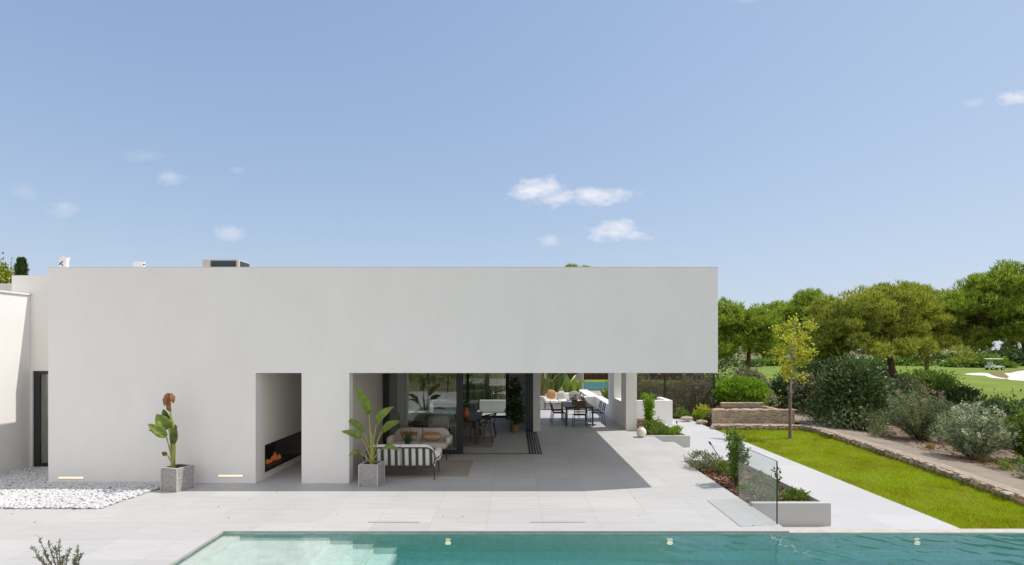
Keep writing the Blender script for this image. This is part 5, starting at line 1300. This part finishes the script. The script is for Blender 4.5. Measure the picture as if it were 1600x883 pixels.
m = MB(); m.pillow((-.45, 0, .82), (.5, 1.0, .16), .3, .4); m.pillow((-.72, 0, 1.05), (.14, 1.0, .42), .3, .4); m.build('bench_seat', M['fabric_beige'], gc_, smooth=True)
for x in (-.75, .82):
    for yy_ in (-.5, .5):
        m = MB(); m.tube([(x, yy_ - .09, .24), (x, yy_ + .09, .24)], .24, 16); w_o = m.build('wheel', M['black'], gc_, smooth=True)
        m = MB(); m.tube([(x, yy_ - .10, .24), (x, yy_ + .10, .24)], .13, 12); m.build('rim', M['counter'], w_o)
m = MB(); m.tube([(.35, -.25, .65), (.2, -.25, 1.0)], .02, 6); m.tube([(.2 + .04 * math.sin(a), -.25 + .17 * math.cos(a), 1.0 + .15 * math.sin(a)) for a in [2 * PI * k / 12 for k in range(12)]], .015, 6, True); m.build('steering_wheel', M['black'], gc_)

# garden behind the living room and porch
M['tall_green'] = leafmat('dull green tall grass', [(0, (.05, .075, .02)), (.5, (.09, .12, .04)), (1, (.16, .18, .07))], .7, .25, .15)
def fan_palm(label, x, y, zb, hgt, n_l, L, wd, mat, name='agave_palm', arch=.55):
    t = thing(name, (x, y, zb), label, 'plant', 'large-leaved plants behind the house'); rr = random.Random(int(abs(x * 31 + y)))
    for k in range(n_l):
        a = 2 * PI * k / n_l * 1.62 + rr.uniform(-.2, .2); ti = rr.uniform(.15, arch); d = Vector((math.cos(a) * math.sin(ti), math.sin(a) * math.sin(ti), math.cos(ti))); b = Vector((0, 0, hgt * .25)) + d * .15; e = b + d * L * rr.uniform(.75, 1.1)
        m = MB(); m.tube(curve3((0, 0, 0), (0, 0, hgt * .2), b, 4), [.03, .028, .025, .022, .02], 6); paddle(m, b, e, wd, (-.2, -1, .6), .25, .1, 9, 5); m.build('leaf', mat, t, smooth=True)
    return t
fan_palm('broad-leaved plant behind the left end of the porch sofa', 2.0, 29.0, zg, 2.2, 11, 2.0, .42, M['paddle_dark'])
fan_palm('broad-leaved plant with arching leaves behind the middle of the porch sofa', 3.2, 30.5, zg, 2.0, 10, 1.9, .38, M['paddle'])
fan_palm('broad-leaved plant in the sun beside the sloping garden wall', 5.3, 29.5, zg, 1.2, 9, 1.2, .26, M['paddle'])
for k_, (x, y, hh, lab) in enumerate([(-4.4, 26.3, 3.1, 'tall green grass clump outside the left rear window'), (-3.3, 26.8, 3.3, 'tall green grass clump left of the middle rear window'), (-2.3, 26.2, 3.0, 'tall green grass clump outside the middle rear window'), (-1.3, 27.2, 3.2, 'tall dry grass clump outside the right rear window'), (-.4, 26.8, 2.9, 'tall dry grass clump at the right end of the rear windows'), (.6, 28.2, 2.7, 'tall dry grass clump behind the left end of the porch')]):
    o = thing('tall_grass', (x, y, zg), lab, 'grass', 'tall grasses behind the living room'); n = 1500; b0 = rng.normal(size=(n, 3)) * np.array([.42, .3, 0]); d = rng.normal(size=(n, 3)) * .14 + np.array([0, 0, 1]); Lg = hh * rng.uniform(.5, 1.0, n)
    np_mesh('blades', leaf_quads(b0, d, Lg, .04), 4, M['tall_green' if k_ in (0, 2) else 'reed'], o)
    m = MB()
    for q in range(4): m.tube([(rng.normal() * .2, rng.normal() * .1, 0), (rng.normal() * .3, 0, hh * .8)], .02, 5)
    m.build('cane', M['twig'], o)
pr = thing('palm_tree', (4.55, 37.5, zg), 'pale straight palm trunk behind the porch dining table', 'tree'); m = MB(); m.tube([(0, 0, 0), (.05, 0, 2.5), (0, 0, 5.2)], [.26, .21, .18], 12); m.build('trunk', M['pale_bark'], pr, smooth=True)
V = []
for k in range(22):
    a = 2 * PI * k / 22; ti = .5 + .9 * ((k * 7) % 11) / 11; pts = [Vector((math.cos(a) * math.sin(ti) * s_ * 1.5, math.sin(a) * math.sin(ti) * s_ * 1.5, 5.2 + math.cos(ti) * s_ * 1.2 - .45 * s_ * s_)) for s_ in np.linspace(.1, 1, 12)]
    A = np.array([tuple(p) for p in pts]); A = np.repeat(A, 8, 0); tl = np.tile(np.array([-1, 1] * 4), 12)[:, None]; sd3 = np.array([-math.sin(a), math.cos(a), 0]); V.append(leaf_quads(A + rng.normal(size=A.shape) * .03, tl * sd3 + np.array([math.cos(a), math.sin(a), -.3]) * .6 + rng.normal(size=A.shape) * .1, .4, .05))
np_mesh('fronds', np.concatenate(V), 4, M['palm_leaf'], pr)

# shrub tips in the near left corner
ns = thing('olive_shrub', (-4.95, 6.0, 0), 'young shrub tips with narrow olive leaves in the near left corner', 'shrub')
m = MB(); V = []
tips = [(60, 838), (75, 848), (85, 852), (92, 846), (110, 858), (122, 856), (128, 866), (68, 866), (50, 856), (100, 872), (118, 874), (56, 872)]
for k, (a, b) in enumerate(tips):
    e = P(a, b, 6.0 + (k % 5 - 2) * .06) - Vector((-4.95, 6.0, 0)); base_ = Vector((e.x * .35, 0, .35)); pts = curve3(base_, (e.x * .75, e.y * .5, .6), e, 8); m.tube(pts, [.008, .007, .006, .006, .005, .004, .004, .003, .002], 5)
    A = np.array([tuple(p) for p in pts]); kk = 46; tt = rng.uniform(.3, 1.0, kk) * 8; i0 = np.clip(tt.astype(int), 0, 7); q = (tt - i0)[:, None]; V.append(leaf_quads(A[i0] * (1 - q) + A[i0 + 1] * q, rdir(kk) * .8 + np.array([0, 0, .9]), rng.uniform(.03, .055, kk), .011))
m.tube([(0, 0, .2), (0, 0, .42)], .014, 6); m.build('stem', M['twig'], ns); np_mesh('leaves', np.concatenate(V), 4, M['olive_leaf'], ns)
np_ = thing('planter_pot', (-4.95, 6.0, 0), 'grey pot under the young shrub in the near left corner', 'planter', 'square grey stone plant pots'); m = MB(); m.lathe([(.001, 0), (.15, 0), (.19, .28), (.19, .32), (.165, .32), (.16, .27), (.001, .27)], 22); m.build('pot_wall', M['planter_stone'], np_, smooth=True)

# what the sliding glass reflects: the garden on the near side
hd = thing('garden_hedge', (-4, -11, 0), 'tall green hedge mirrored in the sliding glass', 'hedge')
V = blob_leaves((0, 0, 1.5), (13, .9, 1.6), 16000, .28, .11, M and 260, .06, .2, True, .3); np_mesh('foliage', V, 4, M['mid_leaf'], hd)
m = MB()
for x in np.linspace(-11, 11, 12): m.tube([(x, 0, -.5), (x + .1, 0, 2.2)], [.06, .02], 6)
m.build('stem', M['twig'], hd)
for (x, y, lab) in ((-6.5, -6.2, 'broad-leaved plant mirrored at the left of the sliding glass'), (-3.6, -6.4, 'broad-leaved plant mirrored at the right of the sliding glass')):
    fan_palm(lab, x, y, 0, 2.6, 10, 2.6, .4, M['paddle'])
# small white specks trailing across the pool surface
n = 130; tt = rng.random(n) ** 1.3; px_ = 1207 + tt * 68 + rng.normal(size=n) * 7; py_ = 839 + tt * 33 + rng.normal(size=n) * 3.2; Yv = F * (CAMZ - zw) / (py_ - HZ); xv = (px_ - VPX) / F * Yv; ok = Yv < 8.6; s_ = rng.uniform(.003, .009, n) * (1.25 - tt * .7)
tag(scatter_ico('pool_specks', xv[ok], Yv[ok], np.full(ok.sum(), zw + .004), s_[ok] * 1.6, s_[ok], s_[ok] * .5, M['pebble']), kind='stuff')

n = 26; fx = rng.uniform(-9, 4, n); fy = rng.uniform(8.8, 11.4, n); ok = ~((fx < -7) & (fy > 9.7))
V = leaf_quads(np.stack([fx, fy, np.full(n, .006)], 1)[ok], np.stack([rng.normal(size=n), rng.normal(size=n), np.abs(rng.normal(size=n)) * .15 + .05], 1)[ok], rng.uniform(.03, .055, n)[ok], .018)
tag(np_mesh('fallen_leaves', V, 4, M['dry_blade']), kind='stuff')

# leaf litter and low scrub on the sandy bed
n = 2600; ly = rng.uniform(9, 26, n); lx = np.array([wall_x(min(y, 22.5)) for y in ly]) + 1.3 + rng.random(n) ** .8 * 4.5
lz = np.array([bed_z(x, y) for x, y in zip(lx, ly)]) + .012
tag(np_mesh('leaf_litter', leaf_quads(np.stack([lx, ly, lz], 1), rng.normal(size=(n, 3)) * np.array([1, 1, .25]) + np.array([0, 0, .15]), rng.uniform(.05, .13, n), rng.uniform(.02, .05, n)), 4, M['chip']), kind='stuff')
for (x, y, r_, hh, mt, lab) in [(13.3, 19.6, .35, .22, 'olive_leaf', 'low scrub plant on the sand beside the pink flowered oleander'), (14.2, 17.0, .30, .2, 'mid_leaf', 'small green weed on the sand between the oleanders'), (12.9, 22.6, .45, .3, 'mid_leaf', 'green scrub at the edge of the path under the dark evergreen'), (12.6, 13.2, .26, .16, 'olive_leaf', 'tiny grey green weed on the sand at the right edge'), (13.9, 24.5, .5, .35, 'olive_leaf', 'grey green scrub by the path below the dark evergreen'), (13.2, 14.3, .3, .18, 'mid_leaf', 'small weed in front of the bright green bush at the right')]:
    bush('scrub_plant', lab, (x, y, bed_z(x, y) - .02), (r_, r_, hh), 420, .10, .03, M[mt], 14, 'low scrub plants in the sandy bed', 'plant', .4, None, 3, .5)
